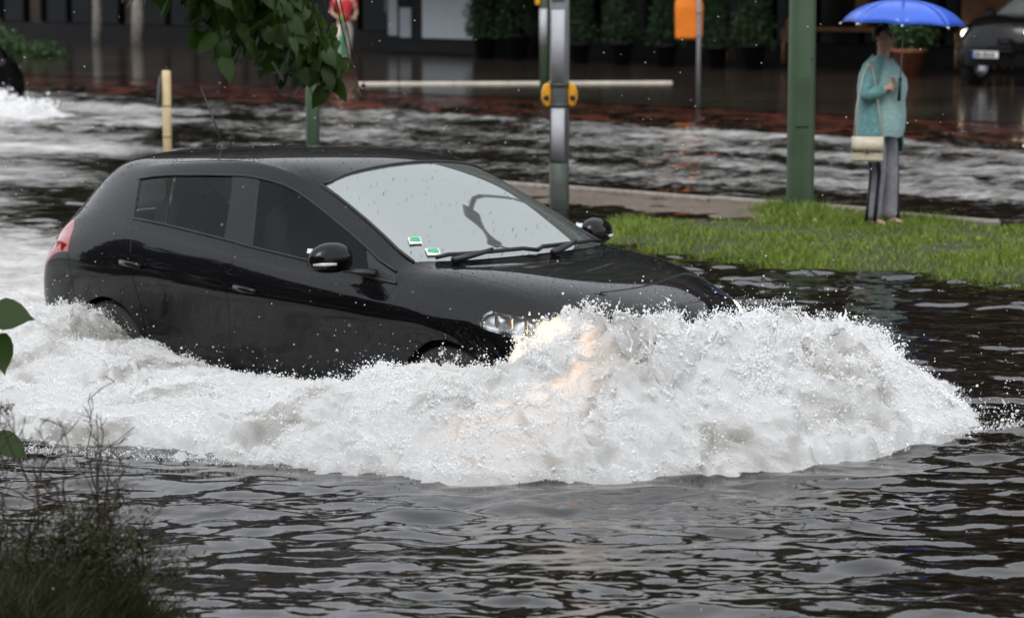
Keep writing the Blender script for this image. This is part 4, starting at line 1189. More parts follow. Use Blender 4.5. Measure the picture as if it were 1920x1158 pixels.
cp2 = empty('marker_post', R(-21.63, 17.5, 0))
tag(cp2, 'cream painted marker post with a dark round sign behind the hatchback roof', 'post')
cyl('post', .046, .046, 0, 1.35, M['cream'], cp2, 14)
cyl('band', .0485, .0485, .98, 1.0, M['gravel'], cp2, 14)
cyl('band', .0485, .0485, .66, .68, M['gravel'], cp2, 14)
sgn = MB().lathe([(.001, .0), (.17, .0), (.175, .006), (.17, .012), (.001, .012)], (0, 0, 0), 24, 'x').build('sign_disc', M['sign_back'], cp2, True)
sgn.location = (-.085, .02, 1.13); sgn.rotation_euler = (0, .08, .32); sgn.scale = (1, .42, 1)
MB().lathe([(.001, .014), (.022, .014), (.022, .010)], (.0, -.02, .0), 12, 'x').build('sign_mark', M['white_paint'], sgn)
MB().lathe([(.001, .014), (.028, .014), (.028, .010)], (.0, -.06, -.13), 12, 'x').build('sign_mark', M['pale_kerb'], sgn)

gp3 = empty('bollard', R(-19.39, 17.5, 0))
tag(gp3, 'plain dark green post under the hanging branch, behind the hatchback roof', 'post')
cyl('shaft', .068, .066, 0, 1.9, M['lamp_green'], gp3, 18)
cyl('cap', .075, .06, 1.9, 1.96, M['lamp_green'], gp3, 18)

bn = empty('litter_bin', R(-25.38, 30.6, WL))
tag(bn, 'orange litter bin on a grey pole in front of the potted shrubs', 'litter bin')
cyl('pole', .032, .032, 0, 2.1, M['grey_metal'], bn, 14)
v = []; prof = [(.93, .17, .10), (.96, .195, .125), (1.40, .205, .135), (1.46, .20, .13), (1.58, .17, .12), (1.62, .14, .10)]
for z, a_, b_ in prof:
    for x, y in ((-1, -.8), (-.85, -1), (.85, -1), (1, -.8), (1, .8), (.85, 1), (-.85, 1), (-1, .8)):
        v.append((-.14 + x * a_, .16 + y * b_, z + .06))
f = [(i * 8 + q, i * 8 + (q + 1) % 8, i * 8 + 8 + (q + 1) % 8, i * 8 + 8 + q) for i in range(5) for q in range(8)] + [tuple(range(7, -1, -1)), tuple(range(40, 48))]
body_ = MB().add(v, f).build('bin_body', M['orange'], bn)
MB().box((-.14, .018, 1.66), (.24, .012, .07), 0, .003).build('bin_slot', M['ink'], body_)
for z in (1.05, 1.38):
    cyl('clamp', .042, .042, z, z + .035, M['grey_metal'], bn, 12)

# ------------------------------------------------------------------ potted conifers, terracotta tub, shrub, pale trunks
def leaf_mat(name, c1, c2, rough=0.45, trans=0.25, scale=3.0):
    m, nt, b = new_mat(name)
    g = nt.nodes.new('ShaderNodeNewGeometry')
    cr = nt.nodes.new('ShaderNodeValToRGB')
    cr.color_ramp.elements[0].color = (*c1, 1); cr.color_ramp.elements[1].color = (*c2, 1)
    nt.links.new(g.outputs['Random Per Island'], cr.inputs['Fac'])
    nt.links.new(cr.outputs['Color'], b.inputs['Base Color']); b.inputs['Roughness'].default_value = rough
    tl = nt.nodes.new('ShaderNodeBsdfTranslucent'); nt.links.new(cr.outputs['Color'], tl.inputs[0])
    mx = nt.nodes.new('ShaderNodeMixShader'); mx.inputs[0].default_value = trans
    nt.links.new(b.outputs[0], mx.inputs[1]); nt.links.new(tl.outputs[0], mx.inputs[2])
    nt.links.new(mx.outputs[0], nt.nodes['Material Output'].inputs['Surface'])
    return m
M['conifer'] = leaf_mat('dark conifer sprays', (0.008, 0.022, 0.007), (0.028, 0.065, 0.018), 0.8)
M['shrub'] = leaf_mat('shrub leaves', (0.020, 0.050, 0.014), (0.05, 0.11, 0.03))
M['grass'] = leaf_mat('grass blades', (0.065, 0.130, 0.012), (0.28, 0.36, 0.048), 0.5, 0.3)
M['linden'] = leaf_mat('linden leaves', (0.022, 0.055, 0.008), (0.075, 0.14, 0.016), 0.55, 0.40)
M['dry_leaf'] = mat('withered brown leaf', (0.06, 0.022, 0.012), 0.6, var=0.3)
M['bark'] = mat('dark bark', (0.035, 0.026, 0.020), 0.9, var=0.3, scale=20, bump=0.6, bscale=60)
M['birch'] = mat('pale grey bark', (0.38, 0.36, 0.33), 0.8, var=0.3, scale=9, bump=0.3, bscale=30, col2=(0.16, 0.14, 0.12))
M['twig'] = mat('reddish dry twigs', (0.045, 0.024, 0.018), 0.7, var=0.4, scale=30)
M['pot'] = mat('black plastic tub', (0.008, 0.008, 0.010), 0.6, spec=0.2)
M['terracotta'] = mat('terracotta tub', (0.23, 0.075, 0.035), 0.7, var=0.25, scale=8)

def leaf_cloud(name, C, size, mat_, parent=None, seed=0, aspect=0.5, droop=0.3, link_it=True):
    """many small pointed leaf faces at the points C"""
    rg = np.random.default_rng(seed); n = len(C)
    a = rg.uniform(0, 2 * PI, n); el = rg.normal(-droop, .6, n)
    d = np.stack([np.cos(a) * np.cos(el), np.sin(a) * np.cos(el), np.sin(el)], 1)
    s = np.cross(d, rg.normal(size=(n, 3))); s /= np.linalg.norm(s, axis=1)[:, None] + 1e-9
    L = (size * rg.uniform(.6, 1.3, n))[:, None]
    V = np.stack([C, C + d * L * .45 + s * L * aspect * .5, C + d * L, C + d * L * .45 - s * L * aspect * .5], 1).reshape(-1, 3)
    F = np.arange(4 * n).reshape(-1, 4)
    me = big_mesh(name, V, F)
    if not link_it:
        me.materials.append(mat_); return me
    return link(name, me, mat_, parent)

def conifer_pts(n, r, h, seed):
    rg = np.random.default_rng(seed)
    z = rg.random(n) ** .8
    rr = r * (1 - .75 * z) * np.sqrt(rg.uniform(.35, 1, n)); a = rg.uniform(0, 2 * PI, n)
    p = np.stack([rr * np.cos(a), rr * np.sin(a), z * h], 1)
    k = gnoise(p * 5 + seed)
    p[:, :2] *= (1 + .35 * k)[:, None]
    return p[k > -.45]
pot_me = MB().lathe([(.001, 0), (.16, 0), (.23, .40), (.25, .40), (.25, .46), (.215, .46), (.21, .40), (.001, .40)], (0, 0, 0), 24).mesh('pot'); pot_me.materials.append(M['pot'])
stem_me = MB().tube([(0, 0, .38), (.01, 0, .9), (0, .01, 1.6)], [.03, .022, .01], 8).mesh('stem'); stem_me.materials.append(M['bark'])
cme = [leaf_cloud('crown', conifer_pts(3600, .42, 1.75, s), .085, M['conifer'], None, s, .45, -.3, False) for s in (1, 2, 3)]
names = ['first', 'second', 'third', 'fourth', 'fifth', 'sixth', 'seventh']
for k, (e, n, sc, lab) in enumerate([(-40.9, 42.0, 1.12, 'dark potted conifer right beside the white display cabinet'), (-40.0, 42.1, 1.2, 'dark potted conifer just left of the grey crossing pole'), (-37.55, 41.4, .95, 'potted conifer just right of the grey crossing pole'), (-36.4, 41.4, 1.05, 'lighter potted conifer midway between crossing pole and orange bin'), (-35.2, 41.4, 1.0, 'potted conifer directly left of the orange bin'), (-33.95, 41.5, .95, 'potted conifer directly right of the orange bin pole'), (-32.95, 41.4, 1.1, 'potted conifer just left of the green lamp post')]):
    t = empty('potted_conifer', R(e, n, WL + .012), k * 1.3); t.scale = (sc, sc, sc)
    tag(t, lab, 'potted plant', 'potted conifers along the shop front')
    link('pot', pot_me, None, t, True); link('stem', stem_me, None, t, True)
    o = link('crown', cme[k % 3], None, t); o.location = (0, 0, .42)
tb = empty('terracotta_tub', R(-28.95, 41.0, WL + .012))
tag(tb, 'terracotta tub with a leafy green plant seen right of the woman', 'potted plant')
MB().lathe([(.001, 0), (.22, 0), (.31, .44), (.34, .45), (.34, .52), (.30, .52), (.28, .46), (.001, .46)], (0, 0, 0), 24).build('tub', M['terracotta'], tb, True)
rg_ = np.random.default_rng(12)
p = rg_.normal(0, .19, (1500, 3)) * [1, 1, .7] + [0, 0, .82]
leaf_cloud('foliage', p, .11, M['shrub'], tb, 4, .5)
MB().tube([(0, 0, .45), (.02, 0, .8)], [.03, .015], 6).build('stem', M['bark'], tb)

for k, (e, n, rx, h, lab) in enumerate([(-49.6, 35.6, .62, .55, 'low green shrub at the left edge of the far pavement'), (-48.6, 35.9, .45, .33, 'smaller low green bush right of the shrub on the far pavement'), (-50.9, 36.3, .7, .7, 'taller dark green shrub cut by the left edge of the picture')]):
    t = empty('shrub', R(e, n, WL)); tag(t, lab, 'shrub', 'shrubs on the far pavement')
    rg_ = np.random.default_rng(40 + k)
    p = rg_.normal(size=(1800, 3)); p /= np.linalg.norm(p, axis=1)[:, None]; p *= (rg_.random(1800) ** .4)[:, None]
    p = np.abs(p * [1, 1, 1]) * np.sign(p) ; p[:, 2] = np.abs(p[:, 2]); p = p * [rx, rx, h]
    p *= (1 + .3 * gnoise(p * 4))[:, None]
    leaf_cloud('foliage', p, .09, M['shrub'], t, k, .45, -.2)
    st = MB()
    for q in range(5):
        a = q * 1.26
        st.tube([(0, 0, 0), (.4 * rx * math.cos(a), .4 * rx * math.sin(a), h * .7)], [.015, .006], 5)
    st.build('stems', M['bark'], t)

def crown_pts(n, r, h, seed):
    rg = np.random.default_rng(seed)
    cl = rg.normal(size=(26, 3)) * [r * .42, r * .42, h * .24]
    i = rg.integers(26, size=n)
    p = cl[i] + rg.normal(size=(n, 3)) * [r * .17, r * .17, h * .10]
    return p
tree_me = [leaf_cloud('crown', crown_pts(11000, 6.2, 8.0, s), .40, M['conifer'], None, s, .6, .2, False) for s in (21, 22)]  # unseen high crowns, added to shade the pavement and darken reflections
for k, (e, n, r, lab, hh) in enumerate([(-55.95, 43.0, .125, 'slender pale-barked street tree trunk, left one of the pair at upper left', 9.5), (-54.27, 43.0, .16, 'pale-barked street tree trunk, right one of the pair at upper left', 10.5),
      (-40.6, 43.2, .17, 'added dark street tree behind the conifers right of the white cabinet', 10.0), (-30.6, 42.6, .2, 'added dark street tree behind the woman with the umbrella', 10.5)]):  # last two trees added for shade and dark reflections
    t = empty('street_tree', R(e, n, WL)); tag(t, lab, 'tree', 'street trees before the shop front')
    b_ = M['birch'] if k < 2 else M['bark']
    tr = MB().tube([(.0, 0, -.05), (.02, 0, .9), (.0, .03, 2.4), (.1, 0, 4.6), (.0, .1, 7.5)], [r * 1.12, r, r * .92, r * .7, r * .3], 14)
    tr.build('trunk', b_, t, True)
    lm = MB()
    for q in range(6):
        a = q * 1.05 + k
        lm.tube([(0, 0, 3.6 + .4 * q), (1.1 * math.cos(a), 1.1 * math.sin(a), 5.2 + .5 * q), (2.6 * math.cos(a), 2.6 * math.sin(a), 6.6 + .5 * q)], [r * .5, r * .35, r * .12], 8)
    lm.build('limbs', b_, t, True)
    o = link('crown', tree_me[k % 2], None, t); o.location = (0, 0, hh - 1.0); o.rotation_euler = (0, 0, k * 1.7)

# ------------------------------------------------------------------ display cabinet with pale panels
M['panel'] = mat('pale blue grey panel', (0.50, 0.56, 0.60), 0.4, var=0.04)
M['panel2'] = mat('grey panel', (0.36, 0.38, 0.42), 0.4, var=0.05)
kc = empty('display_cabinet', R(-43.95, 43.3, WL + .012), PSI)
tag(kc, 'black display cabinet with pale grey panels beside the walking person', 'cabinet')
MB().box((0, .25, 1.05), (3.0, .4, 1.50), 0, .02).build('case', M['frame'], kc)
MB().box((0, .22, .16), (2.9, .36, .30), 0, .01).build('base', M['plinth'], kc)
for c, w_, z0, z1, m_ in ((-1.24, .31, .40, 1.72, 'panel2'), (-.82, .38, .36, 1.05, 'panel2'), (.55, 1.62, .36, 1.75, 'panel')):
    MB().box((c, .035, (z0 + z1) / 2), (w_, .03, z1 - z0), 0, .006).build('panel', M[m_], kc)
MB().box((-.82, .03, 1.2), (.3, .02, .12), 0, .004).build('vent', M['frame'], kc)

# ------------------------------------------------------------------ cafe chairs
M['chair'] = mat('honey varnished chair wood', (0.34, 0.19, 0.085), 0.45, var=0.2, scale=10)
def chair_parts(t):
    for x in (-.19, .19):
        MB().tube([(x, -.19, 0), (x, -.18, .45)], [.018, .022], 8).build('leg', M['chair'], t, True)
        MB().tube([(x, .22, 0), (x, .19, .45), (x * .95, .27, .90)], [.018, .022, .017], 8).build('leg', M['chair'], t, True)
        MB().tube([(x, -.18, .46), (x * 1.1, -.16, .66), (x * 1.1, .0, .69), (x, .22, .68)], .018, 8).build('armrest', M['chair'], t, True)
    MB().box((0, 0, .455), (.44, .42, .035), 0, .012).build('seat', M['chair'], t)
    for z, dy in ((.62, .215), (.73, .235), (.86, .26)):
        MB().box((0, dy, z), (.36, .018, .06), 0, .006).build('back_slat', M['chair'], t)
ch0 = empty('cafe_chair', R(-32.95, 42.7, WL + .10), PSI + .5)
tag(ch0, 'light wooden cafe chair half hidden left of the green lamp post', 'chair', 'wooden cafe chairs')
chair_parts(ch0)
for e, n, z, a, lab in ((-34.75, 42.9, .10, -.3, 'light wooden cafe chair behind the conifer right of the orange bin'), (-29.0, 43.0, .10, .4, 'light wooden cafe chair between umbrella and parked black car'), (-28.35, 43.1, .12, 1.0, 'wooden cafe chair directly above the parked black car bonnet')):
    c = copy_tree(ch0); c.location = R(e, n, WL + z); c.rotation_euler = (0, 0, PSI + a); c['label'] = lab

# ------------------------------------------------------------------ two more cars
far_car = copy_tree(car)
far_car.matrix_world = Matrix.Translation(R(-32.62, 23.0, -.02)) @ Matrix.Rotation(PSI + PI, 4, 'Z')
tag(far_car, 'dark car leaving the frame, only its rear corner at the left edge', 'car')
suv = empty('parked_car')
tag(suv, 'black parked off-road car with a lit headlight cut by the right edge', 'car')
def suv_warp(P):
    P = P.copy()
    P[..., 2] = P[..., 2] * 1.16 + .06
    nose = np.clip((P[..., 0] - 3.2) / 1.0, 0, 1)
    P[..., 2] += .10 * nose * np.clip((P[..., 2] - .5) / .4, 0, 1)
    return P
sp_, SS, SN = car_panels(suv, suv_warp, arches=((.79, .36), (3.435, .36)), arch_r=.40)
for s in (-1, 1):
    for wx in (.79, 3.435): wheel(suv, (wx, s * .775, .36), s, .36)
    bl = MB()
    bl.lathe([(.001, .03), (.05, .025), (.075, 0)], (4.03, s * .62, .875), 14, 'x'); bl.build('bulb', M['lamp_far'], sp_[('headlight', 1 if s < 0 else 2)], True)
    mu = MB().box((2.70, s * 1.0, 1.22), (.12, .22, .16), 0, .04).build('door_mirror', M['paint'], suv)
    w = MB(); w.tube([tuple(SS[(6 if s < 0 else 16) * 8, b]) for b in range(5 * 8, 14 * 8 + 1, 4)], .01, 6); w.build('waist_moulding', M['trim'], suv, True)
gr = MB()
for q in range(4): gr.box((4.27 - .012 * q, 0, .62 + .07 * q), (.03, 1.0 - .05 * q, .022), 0, .005)
gr.build('grille', M['trim'], suv)
pl = MB().box((4.335, 0, .55), (.015, .52, .11), 0, .004).build('number_plate', M['plate'], suv)
MB().box((4.344, -.235, .55), (.004, .04, .10)).build('plate_strip', M['blue'], pl)
for q, (yy, ww) in enumerate(((-.17, .045), (-.11, .045), (-.03, .04), (.03, .045), (.10, .045), (.17, .045))):
    MB().box((4.344, yy, .55), (.004, ww, .072)).build('plate_character', M['ink'], pl)
hd = PSI - PI / 2
fp = Vector((8.08, 45.6, 0))
d_ = Vector((math.cos(hd), math.sin(hd), 0))
suv.location = fp - d_ * 4.3 + Vector((0, 0, WL + .012)); suv.rotation_euler = (0, 0, hd)

# ------------------------------------------------------------------ people
def figure(t, J, rad, mats, cloth_r):
    """one continuous body; J maps joint names to points"""
    names_ = list(J)
    ix = {k: i for i, k in enumerate(names_)}
    ed = [('pelvis', 'waist'), ('waist', 'chest'), ('chest', 'neck0'), ('neck0', 'neck'), ('neck', 'jaw'), ('jaw', 'head'), ('head', 'crown')]
    for s in 'lr':
        ed += [('chest', 'sh' + s), ('sh' + s, 'el' + s), ('el' + s, 'wr' + s), ('wr' + s, 'ha' + s), ('pelvis', 'hip' + s), ('hip' + s, 'kn' + s), ('kn' + s, 'an' + s), ('an' + s, 'to' + s)]
    return skin_mesh('body', [J[k] for k in names_], [(ix[a], ix[b]) for a, b in ed], [rad[k] for k in names_], mats, t, 2, ix['pelvis'])
RAD = dict(pelvis=(.14, .12), waist=(.125, .11), chest=(.14, .115), neck0=(.06, .055), neck=.048, jaw=(.058, .062), head=(.075, .085), crown=(.05, .06))
for s in 'lr':
    RAD.update({'sh' + s: .058, 'el' + s: .040, 'wr' + s: .026, 'ha' + s: (.036, .022), 'hip' + s: .085, 'kn' + s: .055, 'an' + s: .036, 'to' + s: (.034, .024)})

M['cardigan'] = mat('teal knitted cardigan', (0.125, 0.28, 0.29), 0.9, var=0.2, scale=30, bump=0.5, bscale=140, sheen=0.3)
M['aqua_top'] = mat('pale aqua knitted top', (0.31, 0.48, 0.48), 0.9, var=0.12, scale=40, bump=0.5, bscale=160)
M['trousers'] = mat('grey trousers', (0.24, 0.235, 0.27), 0.85, var=0.15, scale=15, bump=0.3, bscale=60)
M['stripe'] = mat('dark navy side stripe', (0.012, 0.012, 0.022), 0.85)
M['bag'] = mat('cream leather', (0.52, 0.46, 0.36), 0.5, var=0.12, scale=20)
M['shoe'] = mat('dark shoe', (0.03, 0.022, 0.02), 0.6)
M['umb'] = mat('blue umbrella cloth', (0.030, 0.115, 0.62), 0.35, var=0.10, scale=5, coat=0.3)

FW = Vector((.80, -.60, 0)); WPOS = Vector((2.92, 21.15, WL + .035))
wz = math.atan2(FW.y, FW.x)
wo = empty('person', WPOS, wz); wo.scale = (.95, .95, 1.0)
tag(wo, 'woman in teal cardigan and grey striped trousers standing on the grass under a blue umbrella', 'person')
JW = dict(pelvis=(0, 0, .88), waist=(0, 0, 1.03), chest=(.02, 0, 1.20), neck0=(.0, 0, 1.345), neck=(.015, 0, 1.40), jaw=(.035, 0, 1.45), head=(.03, 0, 1.515), crown=(.015, 0, 1.585),
          shr=(.0, -.175, 1.30), elr=(.0, -.27, 1.06), wrr=(.155, -.19, 1.125), har=(.205, -.16, 1.16), shl=(.0, .175, 1.30), ell=(-.06, .22, 1.05), wrl=(-.08, .19, .84), hal=(-.07, .18, .78),
          hipr=(0, -.095, .84), knr=(.03, -.085, .46), anr=(-.01, -.085, .075), tor=(.12, -.10, .035), hipl=(0, .095, .84), knl=(.05, .085, .46), anl=(.06, .08, .075), tol=(.19, .09, .035))
figure(wo, JW, dict(RAD, shr=.045, shl=.045, chest=(.115, .10), head=(.082, .095), jaw=(.064, .07), crown=(.058, .068)), M['skin'], 0)
# face and hair
fc = MB()
fc.tube([(.118, 0, 1.525), (.138, 0, 1.497), (.120, 0, 1.487)], [.010, .015, .010], 8)
fc.build('nose', M['skin'], wo, True, sub=1)
for s in (-1, 1):
    MB().lathe([(.001, .008), (.010, .005), (.012, 0)], (.106, s * .032, 1.528), 10, 'x').build('eye', M['ink'], wo, True)
    MB().tube([(.02, s * .083, 1.53), (.01, s * .094, 1.515), (.02, s * .086, 1.49)], [.010, .014, .009], 8).build('ear', M['skin'], wo, True)
    MB().tube([(.108, s * .015, 1.545), (.112, s * .032, 1.549), (.100, s * .052, 1.545)], .0045, 6).build('eyebrow', M['hair'], wo, True)
MB().tube([(.108, -.024, 1.462), (.122, 0, 1.461), (.108, .024, 1.462)], [.004, .0075, .004], 6).build('mouth', mat('lips', (.26, .09, .08), .5), wo, True)
skin_mesh('hair', [(-.045, 0, 1.46), (-.04, 0, 1.54), (.01, 0, 1.60), (.065, 0, 1.595), (.0, -.06, 1.555), (.0, .06, 1.555)], [(0, 1), (1, 2), (2, 3), (1, 4), (1, 5)], [.055, .075, .068, .035, .045, .045], M['hair'], wo)
# pale top, fuller in front
P = []
for z, rx, ry, ox in ((.745, .175, .20, .03), (.80, .18, .205, .04), (.92, .18, .205, .045), (1.03, .175, .20, .045), (1.12, .19, .205, .05), (1.19, .185, .20, .045), (1.27, .14, .18, .02), (1.32, .10, .14, .01), (1.35, .075, .09, .005)):
    rx *= .93; ry *= .88
    P.append([(ox + rx * math.cos(a) * (1 + .03 * math.sin(5 * a + z * 20)), ry * math.sin(a), z + .008 * math.sin(6 * a)) for a in np.linspace(0, 2 * PI, 33)])
MB().grid(P).build('top', M['aqua_top'], wo, True)
P = []
for z, rx, ry, g0 in ((.62, .20, .265, 50), (.70, .205, .27, 52), (.85, .205, .262, 58), (1.0, .20, .25, 62), (1.12, .205, .245, 64), (1.22, .19, .235, 60), (1.30, .145, .205, 50), (1.345, .10, .135, 42), (1.375, .075, .085, 40)):
    rx *= .90; ry *= .88
    P.append([(.0 + rx * math.cos(a) * (1 + .05 * math.sin(7 * a + z * 4)), ry * math.sin(a) * (1 + .03 * math.sin(9 * a)), z + .01 * math.sin(4 * a)) for a in np.linspace(math.radians(g0), math.radians(360 - g0), 31)])
MB().grid(P).build('cardigan', M['cardigan'], wo, True, solid=.014)
for s, nm in ((-1, 'r'), (1, 'l')):
    a, b, c = (Vector(JW[k + nm]) for k in ('sh', 'el', 'wr'))
    pts = [a + Vector((0, -s * .05, .0)), a.lerp(b, .35), a.lerp(b, .75), b, b.lerp(c, .4), b.lerp(c, .82), b.lerp(c, .95)]
    skin_mesh('sleeve', pts, [(i, i + 1) for i in range(6)], [.070, .066, .070, .070, .060, .052, .040], M['cardigan'], wo)
# trousers, one leg each side of a shared seat
tp = [(0, 0, .93), (0, 0, .86)]; te = [(0, 1)]; tr_ = [(.15, .14), (.155, .145)]
for nm in 'rl':
    h, k_, an = (Vector(JW[q + nm]) for q in ('hip', 'kn', 'an'))
    i0 = len(tp)
    tp += [h, h.lerp(k_, .5), k_, k_.lerp(an, .6), an + Vector((0, 0, -.005))]
    te += [(1, i0)] + [(i0 + q, i0 + q + 1) for q in range(4)]
    tr_ += [.098, .090, .076, .070, .066]
trz = skin_mesh('trousers', tp, te, tr_, M['trousers'], wo)
for nm, s in (('r', -1), ('l', 1)):
    h, k_, an = (Vector(JW[q + nm]) for q in ('hip', 'kn', 'an'))
    for off, wd in (((.050, .060 * s), .022), ((-.030, .070 * s), .016)):
        path = [h + Vector((off[0], off[1] * 1.15, -.06)), h.lerp(k_, .5) + Vector((off[0], off[1] * 1.0, 0)), k_ + Vector((off[0] * .9, off[1] * .82, 0)), k_.lerp(an, .6) + Vector((off[0] * .9, off[1] * .78, 0)), an + Vector((off[0], off[1] * .9, 0))]
        MB().tube(path, [(wd, .014)] * 5, 8).build('stripe', M['stripe'], trz, True)
for nm in 'rl':
    a, b = Vector(JW['an' + nm]), Vector(JW['to' + nm])
    skin_mesh('shoe', [a + Vector((-.045, 0, -.04)), a + Vector((.03, 0, -.035)), b + Vector((.0, 0, .0))], [(0, 1), (1, 2)], [.036, .042, (.042, .028)], M['shoe'], wo)
# right hand closed round the umbrella handle
hb_ = Vector(JW['har'])
finger_set(wo, hb_ + Vector((.01, .0, .015)), Vector((.45, .85, .1)).normalized(), Vector((0, 0, 1)), Vector((.9, -.4, 0)).normalized(), M['skin'], .085, 1.35)
finger_set(wo, Vector(JW['hal']) + Vector((.02, 0, -.03)), Vector((.3, 0, -.95)).normalized(), Vector((.9, 0, .3)), Vector((0, 1, 0)), M['skin'], .08, .5)

# umbrella
ax = Vector((.045, .02, 1.0)).normalized()
gpw = Matrix.Translation(WPOS) @ Matrix.Rotation(wz, 4, 'Z') @ Vector(((hb_.x + .035) * .95, (hb_.y + .045) * .95, hb_.z))
um = empty('umbrella', gpw)
um.rotation_euler = ax.to_track_quat('Z', 'X').to_euler()
tag(um, 'open bright blue umbrella held by the woman in teal', 'umbrella')
MB().tube([(0, 0, -.10), (0, 0, .69)], .006, 8).build('shaft', M['grey_metal'], um, True)
MB().tube([(0, 0, -.13), (0, 0, .05)], [.014, .012], 8).build('handle', M['trim'], um, True)
MB().tube([(0, 0, .66), (0, 0, .73)], [.012, .004], 8).build('ferrule', M['trim'], um, True)
P = []
for k in range(8):
    sec = []
    for u in np.linspace(0, 1, 9):
        r_ = .485 * math.sin(u * 1.25) / math.sin(1.25)
        row = []
        for v_ in np.linspace(0, 1, 7):
            a = 2 * PI * (k + v_) / 8 + .2
            sag = 1 - .085 * u * 4 * v_ * (1 - v_)
            row.append((r_ * math.cos(a) * sag, r_ * math.sin(a) * sag, .66 - .20 * u ** 1.9 + .012 * u * 4 * v_ * (1 - v_)))
        sec.append(row)
    MB().grid(sec).build('canopy_panel', M['umb'], um, True, solid=.002)
for k in range(8):
    a = 2 * PI * k / 8 + .2
    rr = [(.485 * math.sin(u * 1.25) / math.sin(1.25), .655 - .20 * u ** 1.9) for u in np.linspace(0.02, 1.0, 8)]
    rb = MB().tube([(r_ * math.cos(a), r_ * math.sin(a), z) for r_, z in rr], .0028, 5).build('rib', M['grey_metal'], um, True)
    MB().tube([(.482 * math.cos(a), .482 * math.sin(a), .458), (.497 * math.cos(a), .497 * math.sin(a), .448)], [.008, .007], 8).build('rib_tip', M['white_paint'], rb, True)

# handbag
bgp = Matrix.Translation(WPOS) @ Matrix.Rotation(wz, 4, 'Z') @ Vector((.05, -.285, .56))
hbg = empty('handbag', bgp, wz + .45); hbg.scale = (.86, .9, .95)
tag(hbg, 'cream flap handbag hanging at the side of the woman in teal', 'handbag')
bb = MB()
v = []
for z, hx, hy in ((0, .13, .035), (.015, .14, .045), (.10, .14, .045), (.17, .135, .035), (.185, .12, .022)):
    for x, y in ((-1, -.7), (-.9, -1), (.9, -1), (1, -.7), (1, .7), (.9, 1), (-.9, 1), (-1, .7)): v.append((x * hx, y * hy, z))
f = [(i * 8 + q, i * 8 + (q + 1) % 8, i * 8 + 8 + (q + 1) % 8, i * 8 + 8 + q) for i in range(4) for q in range(8)] + [tuple(range(7, -1, -1)), tuple(range(32, 40))]
bb.add(v, f).build('bag_body', M['bag'], hbg)
P = [[(x, y, z) for x in np.linspace(-.145, .145, 7)] for y, z in ((.04, .188), (.0, .20), (-.045, .188), (-.055, .13), (-.054, .085))]
MB().grid(P).build('flap', M['bag'], hbg, True, solid=.008)
MB().box((0, -.062, .09), (.035, .008, .025), 0, .003).build('clasp', M['chrome'], hbg)
MB().tube([(-.13, 0, .17), (-.11, .01, .45), (-.055, .03, .70), (-.01, .09, .82), (.03, .08, .76), (.09, .03, .45), (.13, 0, .17)], .006, 6).build('strap', M['bag'], hbg, True)

# second walker behind the branch
M['red'] = mat('red shirt', (0.50, 0.02, 0.035), 0.8, var=0.2, scale=12)
M['white_cloth'] = mat('white trousers', (0.56, 0.52, 0.47), 0.85, var=0.12, scale=12)
M['green_bag'] = mat('green bag', (0.03, 0.20, 0.10), 0.6, var=0.2)
M['lime'] = mat('lime green pouch', (0.14, 0.26, 0.06), 0.6)
rp = empty('person', R(-39.15, 36.2, WL + .012), PSI + 2.6 - PI)
tag(rp, 'person in red shirt and white trousers walking on the far pavement', 'person')
JR = dict(pelvis=(0, 0, .93), waist=(0, 0, 1.08), chest=(.03, 0, 1.28), neck0=(.02, 0, 1.43), neck=(.03, 0, 1.48), jaw=(.05, 0, 1.54), head=(.045, 0, 1.61), crown=(.03, 0, 1.69),
          shr=(.01, -.18, 1.37), elr=(-.06, -.25, 1.12), wrr=(.12, -.16, 1.02), har=(.18, -.11, 1.03), shl=(.01, .18, 1.37), ell=(.0, .25, 1.10), wrl=(.16, .18, 1.02), hal=(.22, .14, 1.03),
          hipr=(0, -.095, .88), knr=(.16, -.09, .50), anr=(.22, -.085, .08), tor=(.35, -.09, .045), hipl=(0, .095, .88), knl=(-.06, .09, .48), anl=(-.26, .085, .12), tol=(-.16, .09, .04))
figure(rp, JR, RAD, M['skin'], 0)
skin_mesh('hair', [(-.02, 0, 1.56), (-.02, 0, 1.65), (.04, 0, 1.70)], [(0, 1), (1, 2)], [.07, .08, .06], M['hair'], rp)
skin_mesh('shirt', [(0, 0, .90), (0, 0, 1.08), (.03, 0, 1.28), (.02, 0, 1.40), JR['shr'], (-.03, -.22, 1.22), JR['shl'], (.0, .22, 1.22)], [(0, 1), (1, 2), (2, 3), (2, 4), (4, 5), (2, 6), (6, 7)], [(.17, .145), (.16, .14), (.165, .14), .08, .085, .075, .085, .075], M['red'], rp)
tp = [(0, 0, .95), (0, 0, .88)]; te = [(0, 1)]; tr_ = [(.15, .135), (.155, .14)]
for nm in 'rl':
    h, k_, an = (Vector(JR[q + nm]) for q in ('hip', 'kn', 'an')); i0 = len(tp)
    tp += [h, h.lerp(k_, .5), k_, k_.lerp(an, .6), an]; te += [(1, i0)] + [(i0 + q, i0 + q + 1) for q in range(4)]; tr_ += [.10, .092, .078, .072, .075]
skin_mesh('trousers', tp, te, tr_, M['white_cloth'], rp)
for nm in 'rl':
    a, b = Vector(JR['an' + nm]), Vector(JR['to' + nm])
    skin_mesh('shoe', [a + Vector((-.04, 0, -.03)), b], [(0, 1)], [.045, (.045, .03)], M['white_paint'], rp)
    finger_set(rp, Vector(JR['ha' + nm]) + Vector((.02, 0, 0)), Vector((.9, 0, .1)).normalized(), Vector((0, 1, 0)), Vector((0, 0, 1)), M['skin'], .085, .9)
gb = empty('shoulder_bag', rp.location + Vector((-.02, -.30, .30)), rp.rotation_euler.z)
tag(gb, 'tall green bag carried by the person in red', 'bag')
